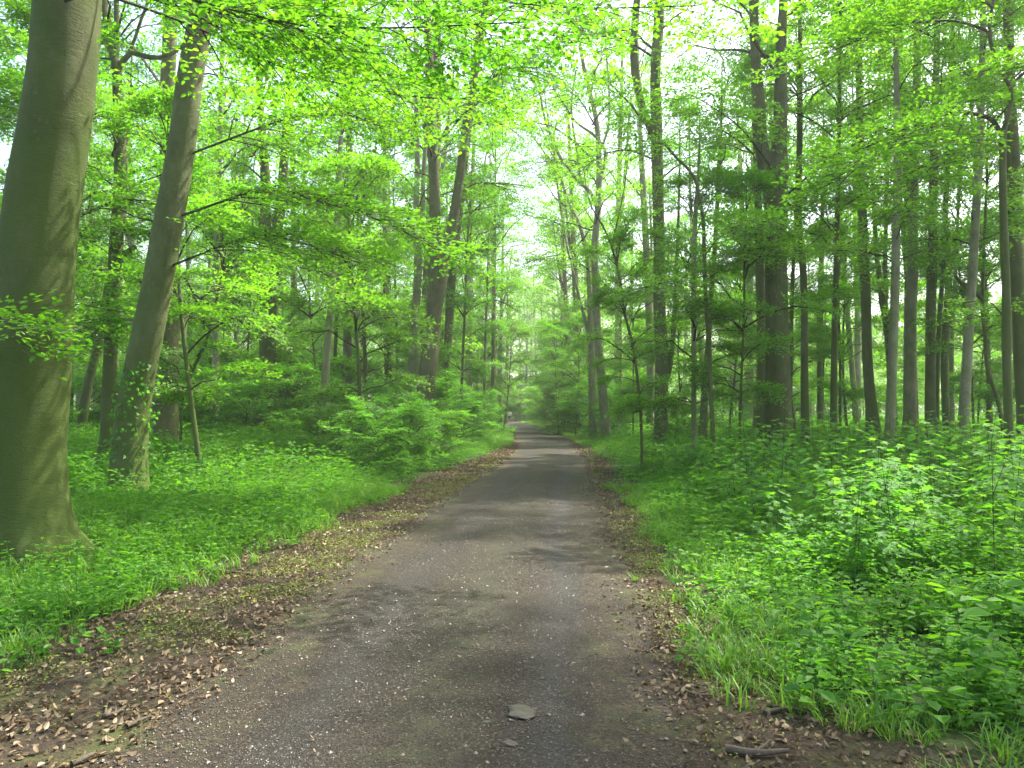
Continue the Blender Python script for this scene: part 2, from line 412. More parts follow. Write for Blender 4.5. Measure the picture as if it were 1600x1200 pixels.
# ---------------------------------------------------------------- ground and path
def build_ground():
    def axis(lo, hi, near, c0, k):
        a = [c0]
        while a[-1] < hi: a.append(a[-1] + near + k * max(0, abs(a[-1] - c0) - 4))
        b = [c0]
        while b[-1] > lo: b.append(b[-1] - near - k * max(0, abs(b[-1] - c0) - 4))
        return np.array(sorted(set(a + b)))
    xs = axis(-900, 900, .16, 0, .045); ys = axis(-900, 1200, .16, 5, .03)
    X, Y = np.meshgrid(xs, ys)
    Z = height(X, Y)
    V = np.stack([X, Y, Z], -1).reshape(-1, 3)
    nx, ny = len(xs), len(ys)
    i = np.arange(ny - 1)[:, None] * nx; k = np.arange(nx - 1)[None, :]
    Fq = np.stack([i + k, i + k + 1, i + nx + k + 1, i + nx + k], -1).reshape(-1, 4)
    me = mesh_np('ground', V, [(Fq, 0)], [ground_mat()], smooth=(0,))
    at = me.attributes.new('growth', 'FLOAT', 'POINT')
    g = np.maximum(sstep((edge_l(Y) - X + .1) / .7), sstep((X - edge_r(Y) + .1) / .7))
    at.data.foreach_set('value', g.astype(np.float32).ravel())
    tag(link('ground', me), 'leaf strewn forest floor with dark soil on both sides of the path', 'ground', kind='structure')
    # path sheet
    ys = np.concatenate([np.arange(-12, 30, .25), np.arange(30, 160, 1.0)])
    us = np.linspace(-1, 1, 25)
    rng = np.random.default_rng(3)
    wl = HALF + .12 * np.sin(ys * 1.1) + .1 * rng.normal(size=len(ys)).cumsum() * 0
    tilt = np.gradient(pc(ys), ys)
    Yv = ys[:, None] - us[None, :] * wl[:, None] * tilt[:, None]
    Xv = pc(ys)[:, None] + us[None, :] * wl[:, None] + .03 * np.sin(ys * 3.1)[:, None] * np.sign(us) * (np.abs(us) > .95)
    Zv = .004 + .035 * (1 - us[None, :] ** 2) - .012 * np.exp(-((us[None, :] - .52) / .16) ** 2) - .010 * np.exp(-((us[None, :] + .42) / .18) ** 2) + 0 * Yv
    Zv += .004 * np.sin(Yv * 2.2 + us * 3) * (1 - us ** 2)
    V = np.stack([Xv, Yv, Zv], -1).reshape(-1, 3)
    nx, ny = len(us), len(ys)
    i = np.arange(ny - 1)[:, None] * nx; k = np.arange(nx - 1)[None, :]
    Fq = np.stack([i + k, i + k + 1, i + nx + k + 1, i + nx + k], -1).reshape(-1, 4)
    me = mesh_np('path', V, [(Fq, 0)], [path_mat()], smooth=(0,))
    at = me.attributes.new('across', 'FLOAT', 'POINT')
    at.data.foreach_set('value', np.tile(us, ny).astype(np.float32))
    tag(link('path', me), 'grey brown gravel track running straight through the wood', 'path', kind='structure')
build_ground()

# ---------------------------------------------------------------- foliage
UP = np.array([0, 0, 1.])
def axis_pts(O, D, L, sag, s):
    """points at parameter s (n, k) on axes O, D, L"""
    return O[:, None, :] + D[:, None, :] * (L[:, None] * s)[..., None] - UP * (sag[:, None] * L[:, None] * s ** 2)[..., None]

def sprays_on(g, rng, O, D, L, n, leafL, per, size=(.5, .95), detail=False, tilt=.22, twig_r=.0035, s0=.2, mi=0, sagv=.12):
    """flat leafy sprays standing off the axes O, D, L on both sides"""
    m = len(O)
    s = s0 + (1 - s0) * (np.arange(n)[None, :] + rng.uniform(0, 1, (m, n))) / n
    sag = np.broadcast_to(np.asarray(sagv, float), (m,))
    P = axis_pts(O, D, L, sag, s).reshape(-1, 3)
    Dh = np.repeat(D, n, 0).copy(); Dh[:, 2] *= .35; Dh = unit(Dh)
    sg = np.where((np.arange(m * n) % 2) == 0, 1., -1.)
    a = sg * rng.uniform(.5, 1.05, m * n); a[n - 1::n] *= .15
    c, s_ = np.cos(a), np.sin(a)
    D2 = np.stack([Dh[:, 0] * c - Dh[:, 1] * s_, Dh[:, 0] * s_ + Dh[:, 1] * c, Dh[:, 2] + rng.normal(.02, .26, m * n)], -1)
    D2 = unit(D2)
    ls = rng.uniform(*size, m * n) * (1.15 - .5 * s.ravel())
    nn = m * n
    Nn = unit(UP + rng.normal(0, tilt, (nn, 3))); S2 = unit(np.cross(Nn, D2)); Nn = np.cross(D2, S2)
    droop = rng.uniform(.05, .45, nn)
    Q = P + D2 * ls[:, None] - UP * (droop * ls)[:, None]
    twigs(g, P, Q, twig_r, twig_r * .4)
    # side twigs
    k = 4
    t = np.array([.2, .4, .58, .75])[None, :] + rng.uniform(-.06, .06, (nn, k))
    sgn = np.tile([1., -1.], k // 2)[None, :] * np.where(rng.uniform(size=(nn, 1)) > .5, 1, -1)
    B = P[:, None] + D2[:, None] * (ls[:, None] * t)[..., None] - UP * (droop[:, None] * ls[:, None] * t ** 2)[..., None]
    Ds = unit(D2[:, None] * .75 + S2[:, None] * sgn[..., None] * .8)
    Lt = ls[:, None] * .52 * (1.15 - t)
    if twig_r > .003 and detail:
        twigs(g, B.reshape(-1, 3), (B + Ds * Lt[..., None]).reshape(-1, 3), twig_r * .6, twig_r * .3)
    # leaves on main and side twigs
    lp, ld = [], []
    nm = max(2, int(per * .35)); tm = (np.arange(nm)[None, :] + rng.uniform(.2, .9, (nn, nm))) / nm
    sm = np.where(np.arange(nm) % 2 == 0, 1., -1.)[None, :]
    lp.append((P[:, None] + D2[:, None] * (ls[:, None] * tm)[..., None] - UP * (droop[:, None] * ls[:, None] * tm ** 2)[..., None]).reshape(-1, 3))
    ld.append((D2[:, None] * .6 + S2[:, None] * sm[..., None] * .8).reshape(-1, 3))
    ns = max(1, int(round(per * .65 / k)))
    ts = (np.arange(ns)[None, None, :] + rng.uniform(.3, 1.1, (nn, k, ns))) / ns
    ss = np.where(np.arange(ns) % 2 == 0, 1., -1.)
    S3 = np.cross(Nn[:, None], Ds)
    lp.append((B[:, :, None] + Ds[:, :, None] * (Lt[..., None] * ts)[..., None]).reshape(-1, 3))
    ld.append((Ds[:, :, None] * .75 + S3[:, :, None] * ss[None, None, :, None] * .6).reshape(-1, 3))
    LN = np.concatenate([np.repeat(Nn, nm, 0), np.repeat(Nn, k * ns, 0)])
    lp = np.concatenate(lp); ld = np.concatenate(ld)
    q = len(lp)
    ld = ld + rng.normal(0, .25, (q, 3)) * [1, 1, .7]
    LN = LN + rng.normal(0, .28, (q, 3))
    Ll = leafL * rng.uniform(.7, 1.2, q)
    leaves(g, lp, ld, LN, Ll, Ll * rng.uniform(.55, .72, q), mi=mi, detail=detail)
    return q

def limbs_mesh(g, O, D, L, r, sag=.12, segs=5, bend=None, rng=None):
    s = np.linspace(0, 1, segs + 1)[None, :].repeat(len(O), 0)
    P = axis_pts(O, D, L, np.full(len(O), sag), s)
    if rng is not None:
        P[:, 1:-1] += rng.normal(0, .02, P[:, 1:-1].shape) * L[:, None, None]
    for i in range(segs):
        f0, f1 = 1 - i / segs * .75, 1 - (i + 1) / segs * .75
        twigs(g, P[:, i], P[:, i + 1] + unit(P[:, i + 1] - P[:, i]) * .01, r * f0, r * f1)

def crown(seed, z0, z1, nlimb, prof, el, nbr, spr, leafL, per, lr=.012, detail=False, tilt=.22, size=(.5, .95), sag=.12, gap=0):
    """leaf and branch geometry of a crown round the z axis"""
    rng = np.random.default_rng(seed)
    g = Geo()
    t = (np.arange(nlimb) + rng.uniform(0, 1, nlimb)) / nlimb
    if gap:                                            # leave uneven gaps between groups of limbs
        t = np.clip(t + gap * np.sin(t * 23 + seed), 0, 1)
    z = z0 + (z1 - z0) * t
    az = np.arange(nlimb) * 2.39996 + rng.uniform(-1.1, 1.1, nlimb) + seed
    L = np.interp(t, *prof) * rng.uniform(.4, 1.35, nlimb)
    e = np.interp(t, [0, 1], el) + rng.normal(0, .12, nlimb)
    D = np.stack([np.cos(az) * np.cos(e), np.sin(az) * np.cos(e), np.sin(e)], -1)
    O = np.stack([0 * z, 0 * z, z], -1)
    limbs_mesh(g, O, D, L, lr * L, rng=rng, sag=sag)
    m = nlimb
    s = np.linspace(.3, .92, nbr)[None, :] + rng.uniform(-.05, .05, (m, nbr))
    P = axis_pts(O, D, L, np.full(m, sag), s).reshape(-1, 3)
    Dh = np.repeat(D, nbr, 0); a = np.where(np.arange(m * nbr) % 2 == 0, 1., -1.) * rng.uniform(.45, .95, m * nbr)
    c, s_ = np.cos(a), np.sin(a)
    D2 = unit(np.stack([Dh[:, 0] * c - Dh[:, 1] * s_, Dh[:, 0] * s_ + Dh[:, 1] * c, (Dh[:, 2] - 1.6 * sag * s.ravel()) * .7 + rng.normal(0, .14, m * nbr)], -1))
    L2 = np.repeat(L, nbr) * .5 * (1.2 - s.ravel())
    limbs_mesh(g, P, D2, L2, lr * .5 * L2, segs=3)
    sprays_on(g, rng, np.concatenate([O, P]), np.concatenate([D, D2]), np.concatenate([L, L2]), spr, leafL, per, size, detail, tilt, s0=.3, sagv=np.concatenate([np.full(m, sag), np.full(len(P), .12)]))
    return g

PROTO = {}
def proto(kind, i, leafmat='leaf'):
    key = (kind, i, leafmat)
    if key in PROTO: return PROTO[key]
    if ('g', kind, i) not in PROTO:
        s = 11 + i * 7
        if kind == 'tall':        # canopy beech: high spreading crown
            g = crown(s, 7.5, 25, 26, ([0, .35, .8, 1], [2.4, 4.6, 3.6, 1.6]), (.5, 1.2), 6, 5, .12, 12, tilt=.42, size=(.6, 1.2), sag=.3, gap=.05)
        elif kind == 'pole':      # slim tree: narrow crown
            g = crown(s + 1, 4.6, 17, 26, ([0, .4, .8, 1], [1.5, 2.6, 2.2, 1.0]), (.6, 1.2), 6, 5, .105, 13, tilt=.42, size=(.5, 1.0), sag=.4, gap=.05)
        elif kind == 'under':     # young beech with loose layers of leaves low down
            g = crown(s + 2, 1.5, 7.4, 26, ([0, .3, .75, 1], [1.3, 2.3, 2.5, 1.2]), (.5, 1.15), 7, 5, .088, 15, tilt=.34, size=(.4, .9), sag=.42, gap=.06)
        elif kind == 'shrub':     # bushy from the ground
            g = crown(s + 3, .1, 1.9, 24, ([0, .5, 1], [1.2, 1.3, .7]), (.35, 1.0), 5, 5, .07, 15, tilt=.35, size=(.3, .6))
        elif kind == 'far':       # coarse crown for trees far away
            g = crown(s + 4, 3.5, 24, 34, ([0, .15, .5, .85, 1], [1.6, 3.0, 4.4, 3.6, 1.6]), (.5, 1.2), 7, 4, .20, 9, tilt=.5, size=(.8, 1.6), sag=.35, gap=.05)
        PROTO[('g', kind, i)] = g
    PROTO[key] = PROTO[('g', kind, i)].build('crown_' + kind, [M[leafmat], M['twig']])
    return PROTO[key]

GOLD = 0
def add_crown(root, kind, i, leafmat, P, zbase, scale=1., rot=0, zs=1., name='crown'):
    """P: trunk centre line relative to the root; the crown's axis follows it"""
    o = link(name, proto(kind, i, leafmat), root)
    top = {'tall': 16, 'pole': 10, 'under': 5, 'shrub': 1, 'far': 12}[kind] * zs
    P = np.array(P)
    x = np.interp(top, P[:, 2], P[:, 0]); y = np.interp(top, P[:, 2], P[:, 1])
    x0 = np.interp(top * .4, P[:, 2], P[:, 0]); y0 = np.interp(top * .4, P[:, 2], P[:, 1])
    lean = Vector(((x - x0) / (top * .6), (y - y0) / (top * .6), 1))
    q = Vector((0, 0, 1)).rotation_difference(lean)
    from mathutils import Quaternion
    q = q @ Quaternion((0, 0, 1), rot)
    o.rotation_mode = 'QUATERNION'; o.rotation_quaternion = q
    o.scale = (scale, scale, zs)
    o.location = (x - lean.x * top, y - lean.y * top, zbase)
    return o

def bough(root, name, P3, rad, base, leafmat='leaf', leafL=.085, barkmat='twig', nspr=22, per=16, size=(.5, 1.0), seed=0, detail=True, side=.8):
    """one long bough along world points P3 carrying side branches and sprays"""
    g = Geo()
    pts = [np.array(p) - base for p in P3]
    P, r = tube(g, pts, rad, sides=7, mi=1, step=.15, bump=.06, seed=seed)
    rng = np.random.default_rng(seed)
    n = len(P)
    idx = np.linspace(n * .2, n - 1, nspr).astype(int)
    T = unit(np.gradient(P, axis=0))[idx]
    a = np.where(np.arange(nspr) % 2 == 0, 1., -1.) * rng.uniform(.5, 1.1, nspr)
    T = T * [1, 1, .3]; T = unit(T)
    c, s_ = np.cos(a), np.sin(a)
    D = unit(np.stack([T[:, 0] * c - T[:, 1] * s_, T[:, 0] * s_ + T[:, 1] * c, T[:, 2] + rng.normal(0, .12, nspr)], -1))
    L = rng.uniform(.5, 1.2, nspr) * side * (1.3 - .6 * idx / n) * 1.4
    limbs_mesh(g, P[idx], D, L, np.minimum(.008 * L + .003, r[idx] * .8), segs=3, sag=.18)
    sprays_on(g, rng, P[idx], D, L, 6, leafL, per, size, detail, .2, s0=.15)
    return link(name, g.build(name, [M[leafmat], M[barkmat]], smooth=()), root)

TREE_TRUNKS = []; TRUNK_R = []
def tree(name, label, cat, d, line, barkmat='beech', forks=(), crowns=(), leafmat='leaf', flare=.9, height_=22, sides=20, group=None, knots=0, boughs=(), ivy=None, bump=.04, bend=0):
    """a tree from its centre line given as photo pixels (px, py, width px) on the vertical plane at distance d.
    line runs from the base upward"""
    pts = [U(px, py, d) for px, py, _ in line]; rad = [wd / 2 / F * d for _, _, wd in line]
    # run down to the ground and on up to the full height
    b = pts[0]
    if abs(pts[1].z - b.z) > .01:
        k = (b.z - (-.3)) / max(.3, pts[1].z - b.z)
    else: k = 0
    k = min(k, 2.0)
    x_g = b.x - (pts[1].x - b.x) * k * .5
    g0 = hz(x_g, d)
    if b.z > g0 + .15:
        pts.insert(0, Vector((x_g, d, g0 - .25))); rad.insert(0, rad[0] * 1.05)
    else:
        pts[0] = Vector((b.x, d, g0 - .25))
    def extend(pts, rad, top, thin=.25):
        e, f = pts[-1], pts[-2]
        if top <= e.z + .5: return
        dx = (e.x - f.x) / max(.2, e.z - f.z)
        dx = max(-.35, min(.35, dx)); n = 4; r0 = rad[-1]; z0 = e.z
        for i in range(1, n + 1):
            t = i / n
            pts.append(Vector((e.x + dx * (top - z0) * t * (1 - .45 * t), d + bend * (top - z0) * t, z0 + (top - z0) * t)))
            rad.append(r0 * (1 - t * (1 - thin)))
    top_main = height_
    extend(pts, rad, top_main)
    base = Vector((pts[0].x, d, g0))
    root = bpy.data.objects.new(name, None); C.objects.link(root); root.location = base
    root.empty_display_size = .3
    tag(root, label, cat, group)
    g = Geo()
    B = np.array(base)
    sd_ = int(abs(line[0][0]) * 7 + d)
    P, r = tube(g, [np.array(p) - B for p in pts], rad, sides, 0, .22, flare, sd_, bump, z0=0.0, knots=knots)
    TREE_TRUNKS.append((base.x, d)); TRUNK_R.append(rad[0])
    for fk in forks:
        fl, top = fk if isinstance(fk, tuple) else (fk, None)
        fp = [U(px, py, d) for px, py, _ in fl]; fr = [wd / 2 / F * d for _, _, wd in fl]
        if top: extend(fp, fr, top)
        tube(g, [np.array(p) - B for p in fp], fr, max(8, sides - 6), 0, .22, 0, sd_ + 3, bump)
    me = g.build('trunk', [M[barkmat]], smooth=(0,))
    link('trunk', me, root)
    for j, c in enumerate(crowns):
        kind, i = c[0], c[1]
        sc = c[2] if len(c) > 2 else 1.; zs = c[3] if len(c) > 3 else 1.; lm = c[4] if len(c) > 4 else leafmat
        add_crown(root, kind, i, lm, P, 0, sc, (sd_ * 1.7 + j) % 6.28, zs)
    for j, bo in enumerate(boughs):
        P3 = bo['w'] if 'w' in bo else [np.array(U(px, py, d + dd)) for px, py, dd in bo['p']]
        P3 = [np.array(p, float) for p in P3]
        n = len(P3); r0 = bo.get('r', .05)
        kw = {k_: v for k_, v in bo.items() if k_ not in ('w', 'p', 'r')}
        kw.setdefault('leafmat', leafmat)
        bough(root, 'bough', P3, list(np.linspace(r0, .006, n)), B, seed=sd_ + j * 5, **kw)
    if ivy:
        rng = np.random.default_rng(sd_)
        n = ivy[2]; z = rng.uniform(ivy[0], ivy[1], n)
        cx, cyy, rr = (np.interp(z, P[:, 2], P[:, 0]), np.interp(z, P[:, 2], P[:, 1]), np.interp(z, P[:, 2], r))
        a = rng.normal(-math.pi / 2, 1.3, n)
        o = np.stack([np.cos(a), np.sin(a), 0 * a], -1)
        Pp = np.stack([cx, cyy, z], -1) + o * (rr * rng.uniform(1.0, 1.35, n))[:, None]
        gi = Geo()
        leaves(gi, Pp, o * .5 + rng.normal(0, .5, (n, 3)) + [0, 0, -.4], o + rng.normal(0, .4, (n, 3)), rng.uniform(.06, .11, n), rng.uniform(.05, .09, n))
        link('ivy', gi.build('ivy', [M['leaf_dark']]), root)
    return root


# ---------------------------------------------------------------- the trees seen in the photograph
tree('beech_tree', 'huge smooth beech with a mossy flared foot at the near left edge of the verge', 'tree', 8.4,
     [(40, 872, 122), (38, 800, 114), (36, 700, 114), (46, 600, 113), (53, 500, 110), (58, 400, 106), (69, 300, 104), (86, 200, 99), (99, 100, 96), (105, 0, 96), (112, -150, 92)],
     'mossy', crowns=[('tall', 0, 1.1)], flare=.62, sides=48, knots=7, height_=25, leafmat='leaf_bright', bump=.025,
     boughs=[dict(w=[(-4.8, 8.2, 6.2), (-3.8, 7.8, 5.9), (-2.6, 7.4, 5.45), (-1.3, 7.1, 5.2), (.1, 6.8, 5.1)], r=.018, nspr=30, leafL=.08, leafmat='leaf', side=.85),
             dict(w=[(-4.8, 8.1, 6.0), (-3.6, 7.2, 5.7), (-2.6, 6.5, 5.1), (-1.6, 5.9, 4.6)], r=.016, nspr=22, leafL=.08, leafmat='leaf_bright', side=.75),
             dict(w=[(-4.8, 8.6, 6.4), (-4.0, 9.4, 6.4), (-3.0, 10.2, 6.2), (-1.6, 10.8, 6.1), (-.2, 11.2, 6.2)], r=.02, nspr=30, leafL=.085),
             dict(w=[(-4.8, 8.5, 7.4), (-2.8, 9.2, 7.1), (-1.0, 9.0, 6.6), (.6, 8.6, 6.2), (2.0, 8.2, 6.0)], r=.015, nspr=26, leafL=.085, side=.9),
             dict(w=[(-5.5, 7.9, 2.35), (-5.0, 7.3, 2.5), (-4.75, 6.9, 2.4), (-4.5, 6.7, 2.25)], r=.010, nspr=7, leafL=.07, side=.35)])
tree('beech_tree', 'leaning grey trunk with scabby dark foot, front of the clump behind the huge mossy beech', 'tree', 13.4,
     [(202, 786, 56), (202, 700, 53), (215, 600, 48), (235, 500, 46), (247, 440, 44), (266, 333, 43), (286, 208, 40), (297, 125, 39), (312, 42, 38), (318, 0, 38), (332, -120, 34)],
     'beech', crowns=[('tall', 1, 1.)], flare=.35, sides=28, knots=6, height_=24, ivy=(.3, 2.4, 260), leafmat='leaf_bright',
     boughs=[dict(w=[(-5.92, 13.4, 5.0), (-4.2, 12.8, 5.3), (-3.2, 12.5, 5.05), (-2.0, 12.2, 4.6), (-1.2, 12.0, 4.15)], r=.022, nspr=34, leafL=.08, leafmat='leaf_bright', side=.9),
             dict(w=[(-6.1, 13.4, 4.1), (-4.4, 12.9, 4.55), (-3.5, 12.8, 4.4), (-2.6, 12.9, 4.1)], r=.02, nspr=28, leafL=.08, leafmat='leaf_bright', side=.9),
             dict(w=[(-5.76, 13.4, 6.1), (-4.0, 13.3, 6.7), (-3.0, 13.0, 6.7), (-2.2, 12.8, 6.4)], r=.022, nspr=26, leafL=.085)])
tree('beech_tree', 'straight brown trunk with bark flaking at its foot, right behind the pale leaning trunk', 'tree', 22,
     [(260, 728, 36), (259, 700, 34), (260, 600, 36), (266, 500, 31), (266, 450, 26), (261, 210, 22), (265, 60, 21), (266, 0, 20)],
     'brown', crowns=[('tall', 2, 1.)], flare=.5, sides=20, knots=2)
tree('beech_tree', 'slender grey trunk with a big hooked bough, beside the huge mossy beech', 'tree', 18,
     [(165, 745, 20), (166, 690, 18), (171, 600, 21), (175, 500, 19), (178, 458, 22), (182, 375, 21), (188, 290, 20), (187, 200, 17), (182, 110, 14), (177, 85, 13)],
     'beech', forks=[([(179, 95, 13), (170, 72, 10), (155, 58, 8), (140, 42, 7)], None), ([(180, 100, 11), (182, 50, 9), (182, 0, 8)], 18),
                     ([(185, 105, 9), (195, 92, 9), (205, 82, 8), (226, 88, 8), (250, 90, 7), (268, 84, 6), (288, 70, 5)], None),
                     ([(200, 86, 6), (210, 62, 5), (219, 35, 5), (232, 0, 4)], 12),
                     ([(189, 400, 9), (200, 393, 9), (212, 385, 7)], None), ([(190, 365, 4), (205, 352, 4), (232, 342, 3)], None)],
     crowns=[('pole', 0, 1.1)], sides=16, knots=2, height_=18)
tree('young_beech', 'thin trunk leaning right in the gap beside the huge mossy beech', 'tree', 28,
     [(123, 697, 16), (128, 660, 15), (138, 600, 14), (150, 550, 13), (159, 500, 12), (172, 430, 10), (182, 360, 8)], 'dark', crowns=[('pole', 1, 1.)], flare=.2, sides=12, height_=15)
tree('beech_tree', 'sturdy forked trunk standing free in the green undergrowth left of the bushes', 'tree', 29,
     [(408, 672, 31), (412, 640, 27), (417, 600, 25), (419, 500, 25), (418, 430, 27), (419, 400, 31), (416, 385, 24), (413, 340, 18), (415, 290, 16), (412, 240, 13), (408, 180, 11)],
     'dark', forks=[([(422, 405, 22), (432, 360, 17), (440, 310, 16), (443, 260, 14), (445, 230, 13), (452, 150, 12)], 22)], crowns=[('tall', 0, .95)], flare=.4, sides=20, height_=23, leafmat='leaf_bright')
tree('beech_tree', 'tall leaning trunk forking into two stems, thickest tree on the left side of the path', 'tree', 29,
     [(657, 665, 34), (661, 630, 32), (666, 600, 29), (676, 500, 27), (686, 430, 30), (688, 412, 30), (680, 395, 22), (679, 350, 18), (679, 300, 16), (675, 200, 16), (671, 100, 14), (668, 30, 12)],
     'brown', forks=[([(692, 425, 20), (698, 395, 19), (704, 370, 18), (715, 300, 15), (728, 200, 14), (736, 150, 13), (750, 60, 12), (760, 0, 10)], 26)],
     crowns=[('tall', 1, .95, 1.05)], flare=.35, sides=24, height_=26,
     boughs=[dict(p=[(738, 150, 0), (775, 118, -.5), (815, 105, -1), (860, 112, -1.5)], r=.05, nspr=24, leafL=.10, side=1.7, detail=False, leafmat='leaf_bright'),
             dict(p=[(728, 200, 0), (760, 190, .5), (795, 200, 1), (825, 225, 1.5)], r=.04, nspr=22, leafL=.10, side=1.5, detail=False, leafmat='leaf_bright'),
             dict(p=[(716, 300, 0), (750, 285, 1), (785, 295, 2), (812, 320, 3)], r=.04, nspr=22, leafL=.10, side=1.5, detail=False, leafmat='leaf_bright'),
             dict(p=[(755, 30, 0), (800, 10, -1), (850, 15, -2), (900, 35, -3)], r=.04, nspr=24, leafL=.10, side=1.7, detail=False, leafmat='leaf_bright')])
tree('beech_tree', 'slim ivy clad trunk splitting in two, close behind the tall forked trunk', 'tree', 34,
     [(642, 640, 20), (645, 590, 19), (648, 500, 13), (653, 430, 13), (653, 385, 14), (650, 330, 9), (652, 250, 8), (650, 150, 7)], 'pale',
     forks=[([(655, 392, 8), (660, 340, 8), (662, 270, 7), (666, 200, 6)], 18)], crowns=[('tall', 2, .85)], sides=14, ivy=(1.0, 5.5, 500), height_=22, flare=.2)
tree('beech_tree', 'dark trunk just right of the tall forked trunk, its foot in the grass', 'tree', 36,
     [(690, 648, 13), (694, 600, 12), (699, 550, 12), (702, 500, 14), (705, 440, 15), (712, 370, 13), (722, 300, 11), (728, 250, 9)], 'dark', crowns=[('tall', 0, 1.0, 1.05)], sides=14, height_=23, flare=.3)
tree('young_beech', 'wiry dark pole nearest the path on the left, past the forked trunk', 'tree', 34,
     [(720, 640, 4.5), (723, 560, 4), (727, 470, 4), (729, 400, 3.5), (734, 330, 3)], 'dark', crowns=[('under', 0, .9, 1.5)], sides=8, flare=.2, height_=13)
tree('young_beech', 'straight dark pole close to the walkers on the left of the track', 'tree', 52,
     [(770, 625, 6.5), (771, 540, 6), (772, 450, 5.5), (773, 380, 5)], 'dark', crowns=[('tall', 2, .85, .95)], sides=10, flare=.2, height_=22)
tree('young_beech', 'second thin pole just left of the straight dark pole near the walkers', 'tree', 50,
     [(757, 622, 4.5), (759, 520, 4), (762, 430, 3.5)], 'dark', crowns=[('pole', 0, .9)], sides=8, flare=.2, height_=16)
tree('young_beech', 'thin straight stem behind the shrubs between the free standing and the forked trunk', 'tree', 38,
     [(571, 585, 6), (568, 500, 6), (563, 420, 5)], 'dark', crowns=[('under', 2, 1.1, 1.6)], sides=8, flare=.2, height_=14)
tree('beech_tree', 'dim grey trunk deep in the leaves just left of the ivy clad trunk', 'tree', 44,
     [(607, 600, 12), (605, 540, 11), (603, 470, 10), (602, 400, 9)], 'dark', crowns=[('tall', 1, .8)], sides=10, flare=.2)
tree('young_beech', 'pale thin pole left of the free standing dark forked trunk', 'tree', 33,
     [(369, 640, 5), (367, 560, 4.5), (368, 480, 4), (368, 400, 4)], 'pale', crowns=[('under', 1, 1.1, 1.5)], sides=8, flare=.2, height_=14)
tree('young_beech', 'crooked sapling bending right over the grass behind the brown flaking trunk', 'tree', 19,
     [(283, 668, 4), (285, 630, 4), (293, 603, 4), (305, 570, 5), (318, 545, 5), (329, 510, 4), (338, 470, 3.5)], 'dark', crowns=[('under', 0, .9, .9)], sides=8, flare=.2, height_=7.5)

# right of the path
tree('beech_tree', 'grey trunk with a bent foot, its thin branches spread across the sky gap', 'tree', 37,
     [(945, 652, 15), (940, 600, 14), (934, 520, 13), (931, 450, 12), (929, 390, 11), (934, 330, 10), (936, 260, 9), (932, 190, 8), (918, 130, 7)],
     'pale', leafmat='leaf_bright', boughs=[dict(p=[(932, 200, 0), (900, 150, -.5), (860, 140, -1), (820, 160, -1.5)], r=.04, nspr=24, leafL=.11, side=1.6, detail=False),
             dict(p=[(931, 430, 0), (895, 405, .5), (860, 400, 1), (825, 420, 1.5)], r=.04, nspr=24, leafL=.11, side=1.6, detail=False),
             dict(p=[(936, 290, 0), (905, 255, 1), (865, 250, 2), (828, 275, 3)], r=.04, nspr=22, leafL=.11, side=1.6, detail=False)],
     forks=[([(934, 330, 6), (922, 300, 6), (901, 281, 6), (888, 262, 5), (875, 245, 5), (862, 215, 5), (849, 176, 4), (842, 130, 3)], 21),
                    ([(937, 290, 5), (946, 243, 5), (938, 222, 4.5), (924, 208, 4.5), (905, 195, 4), (893, 182, 4), (880, 160, 3), (866, 140, 3), (855, 100, 2)], None),
                    ([(925, 305, 4), (907, 277, 4), (903, 240, 4), (896, 205, 3.5), (893, 160, 3), (900, 110, 3)], None),
                    ([(936, 240, 4), (950, 200, 4), (952, 150, 3), (948, 90, 3)], 22)],
     crowns=[('tall', 2, .95, 1.05)], sides=14, flare=.35, height_=23)
tree('beech_tree', 'pale trunk with a low crooked side stem, left of the trunk with the bent foot', 'tree', 41,
     [(926, 632, 13), (925, 580, 12), (924, 520, 12), (921, 455, 8), (917, 400, 7), (905, 350, 6), (890, 320, 5)],
     'pale', forks=[([(920, 530, 5), (914, 500, 5), (905, 465, 4.5), (897, 430, 4), (885, 380, 3.5), (877, 330, 4), (870, 285, 4), (862, 255, 4), (848, 235, 3), (829, 208, 2.5)], None)],
     crowns=[('tall', 1, .85, .95)], sides=12, flare=.2, height_=20)
tree('young_beech', 'wiry sapling curving left toward the path between two grey trunks on the right', 'tree', 20,
     [(1002, 672, 4.5), (1001, 650, 4.5), (997, 600, 4.5), (988, 537, 4), (976, 490, 4), (970, 443, 4), (958, 393, 3.5), (950, 370, 3), (940, 350, 3), (925, 325, 2)], 'dark', leafmat='leaf_bright',
     forks=[([(957, 390, 2.5), (960, 365, 2.5), (966, 340, 2)], 9)], crowns=[('under', 1, .75, .8)], sides=8, flare=.2, height_=8)
tree('beech_tree', 'upright trunk with a forked dark top, standing at the right edge of the path', 'tree', 29,
     [(1033, 668, 22), (1033, 640, 20), (1034, 550, 20), (1031, 500, 19), (1030, 400, 19), (1028, 300, 18), (1026, 200, 18), (1024, 120, 16), (1029, 40, 17), (1030, 0, 16)],
     'dark', forks=[([(1024, 222, 12), (1012, 190, 12), (1003, 165, 12), (992, 110, 13), (991, 60, 12), (995, 0, 11)], 24), ([(1034, 600, 9), (1042, 590, 9), (1049, 555, 8), (1053, 500, 7), (1056, 440, 6)], 13)],
     crowns=[('tall', 0, .85, 1.05)], sides=20, flare=.25, height_=25,
     boughs=[dict(p=[(1022, 90, 0), (970, 60, -.5), (910, 60, -1), (855, 85, -1.5)], r=.05, nspr=26, leafL=.10, side=1.7, detail=False, leafmat='leaf_bright'),
             dict(p=[(1024, 250, 0), (980, 235, .5), (935, 245, 1), (895, 280, 1.5)], r=.04, nspr=22, leafL=.10, side=1.4, detail=False, leafmat='leaf_bright')])
